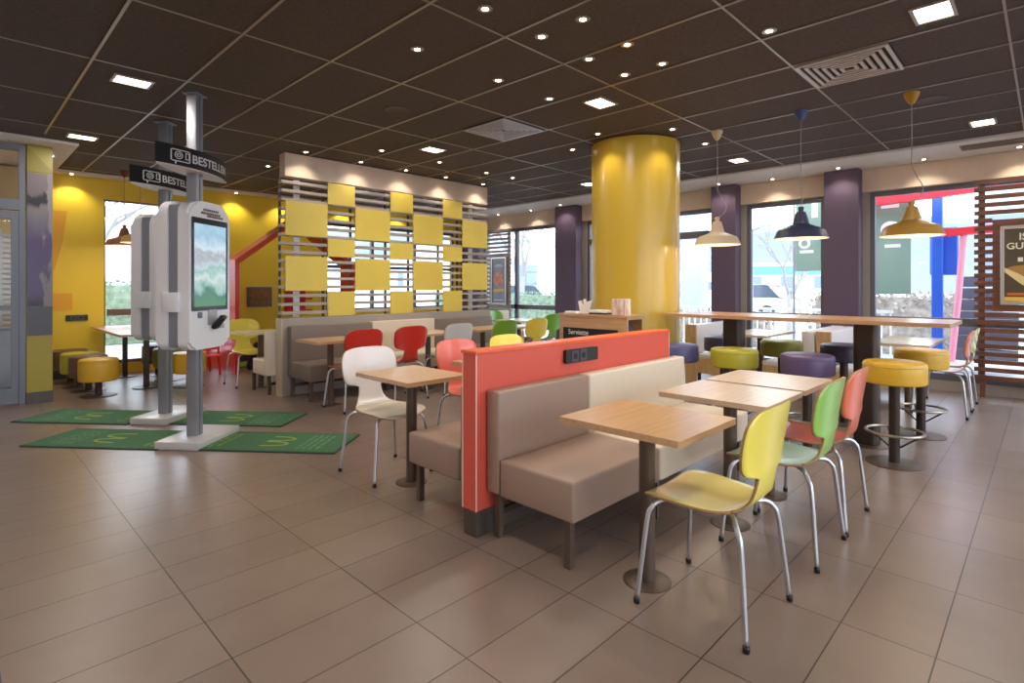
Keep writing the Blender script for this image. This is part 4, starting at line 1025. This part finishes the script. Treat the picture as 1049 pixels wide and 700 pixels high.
# white picket railing
t = thing('railing', 'white metal railing outside the middle windows', 'railing', (11.2, 1.9, -.06))
b = B(); box(b, -.02, .02, 0, 6.5, .95, 1.0); box(b, -.02, .02, 0, 6.5, .12, .16); obj('rail', b, WHITE, t)
for k in range(50): b = B(); box(b, -.012, .012, k * .13 + .02, k * .13 + .045, .16, .95); obj('baluster', b, WHITE, t)
# green banner
def banner(label, y0, y1, z0, z1, ring, bars):
    t = thing('banner', label, 'banner', (11.0, y1, 0))
    W_ = y1 - y0
    b = B(); tube(b, [(0, .03, -.05), (0, .03, z1 + .1)], .022, 8); obj('pole', b, ALU, t)
    b = B(); box(b, -.006, .006, -W_, 0, z0, z1); bn = obj('cloth', b, mat('banner_green', (132, 152, 134), .7, noise=.2, scale=1.2, rgb2=(118, 142, 130)), t)
    b = B()
    for (cy, cz, r) in ring:
        for k in range(24):
            a = 2 * PI * k / 24; a2 = 2 * PI * (k + 1) / 24; q_ = r * .55
            prism(b, [(cy - y1 + r * math.cos(a), cz + r * math.sin(a)), (cy - y1 + r * math.cos(a2), cz + r * math.sin(a2)), (cy - y1 + q_ * math.cos(a2), cz + q_ * math.sin(a2)), (cy - y1 + q_ * math.cos(a), cz + q_ * math.sin(a))], 'x', -.009, -.0065)
    for (ya, yb, za, zb_) in bars: box(b, -.009, -.0065, ya - y1, yb - y1, za, zb_)
    obj('emblem', b, WHITE, bn)
banner('tall green banner with a white ring outside the middle window', 2.78, 3.37, 1.63, 3.5, [(3.22, 2.14, .10)], [(3.07, 3.30, 1.96, 2.01), (3.0, 3.10, 2.6, 2.9)])
banner('green banner with a white emblem at the left edge of the right window', 1.62, 2.12, 1.22, 2.95, [(1.90, 2.30, .14)], [(1.78, 2.03, 2.66, 2.74), (1.76, 1.98, 2.0, 2.05)])
# pale pylon and street lamp
b = B(); box(b, -.25, .25, -.35, .35, 0, 6.0, .03); o = obj('advertising_pylon', b, mat('pylon_pale_blue', (170, 186, 208), .5), loc=(16, 7.8, -.06)); tag(o, 'pale blue pylon outside between column and plum pilaster', 'pylon')
t = thing('street_lamp', 'thin street lamp outside the middle window', 'street lamp', (19, 7.2, -.06))
b = B(); tube(b, [(0, 0, 0), (0, 0, 3.3)], .045, 8); obj('pole', b, ALU, t); b = B(); tube(b, [(0, 0, 3.3), (0, -.3, 3.42)], .04, 8); box(b, -.06, .06, -.6, -.25, 3.38, 3.46); obj('lamp_head', b, ALU, t)
# playground structure: blue posts, red beam
t = thing('play_structure', 'outdoor play structure with blue posts, red beams and grey steps', 'play structure', (11.6, 0, -.06))
PB = mat('play_blue', (38, 92, 196), .4); PR = mat('play_red', (214, 44, 58), .4); PK = mat('play_pink', (226, 140, 160), .5)
b = B(); box(b, -.07, .07, 1.27, 1.42, 0, 3.6, .02, 2); obj('post', b, PB, t)
b = B(); box(b, -.1, .1, -.36, -.18, 0, 3.6, .03, 2); obj('post', b, PB, t)
b = B(); prism(b, [(2.7, 2.72), (2.7, 2.78), (2.1, 3.05), (.75, 3.14), (-1.5, 3.28), (-1.5, 2.94), (.75, 2.81), (2.1, 2.73)], 'x', -1.0, -.85); obj('top_beam', b, PR, t)
b = B(); prism(b, [(1.25, 2.22), (1.25, 2.34), (-1.0, 2.44), (-1.0, 2.32)], 'x', -.32, -.14); obj('cross_beam', b, PR, t)
b = B(); box(b, .08, .14, 1.08, 1.46, 1.6, 2.4, .02, 1); obj('panel', b, PB, t)
b = B(); tube(b, [(-.25, 1.15, 0), (-.25, 1.05, 1.2), (-.25, .98, 2.25)], .045, 10); obj('slide_edge', b, PK, t)
for k in range(7): b = B(); box(b, .0 + k * .12, .3 + k * .12, .35, 1.12, .2 + k * .2, .38 + k * .2); obj('step', b, mat('play_grey_step', (92, 92, 102), .7), t)
# outdoor paving kerb
b = B(); box(b, 10.4, 10.55, -3, 9, -.06, .04); tag(obj('kerb', b, GRR), 'pale kerb stone running outside the window wall', 'kerb')
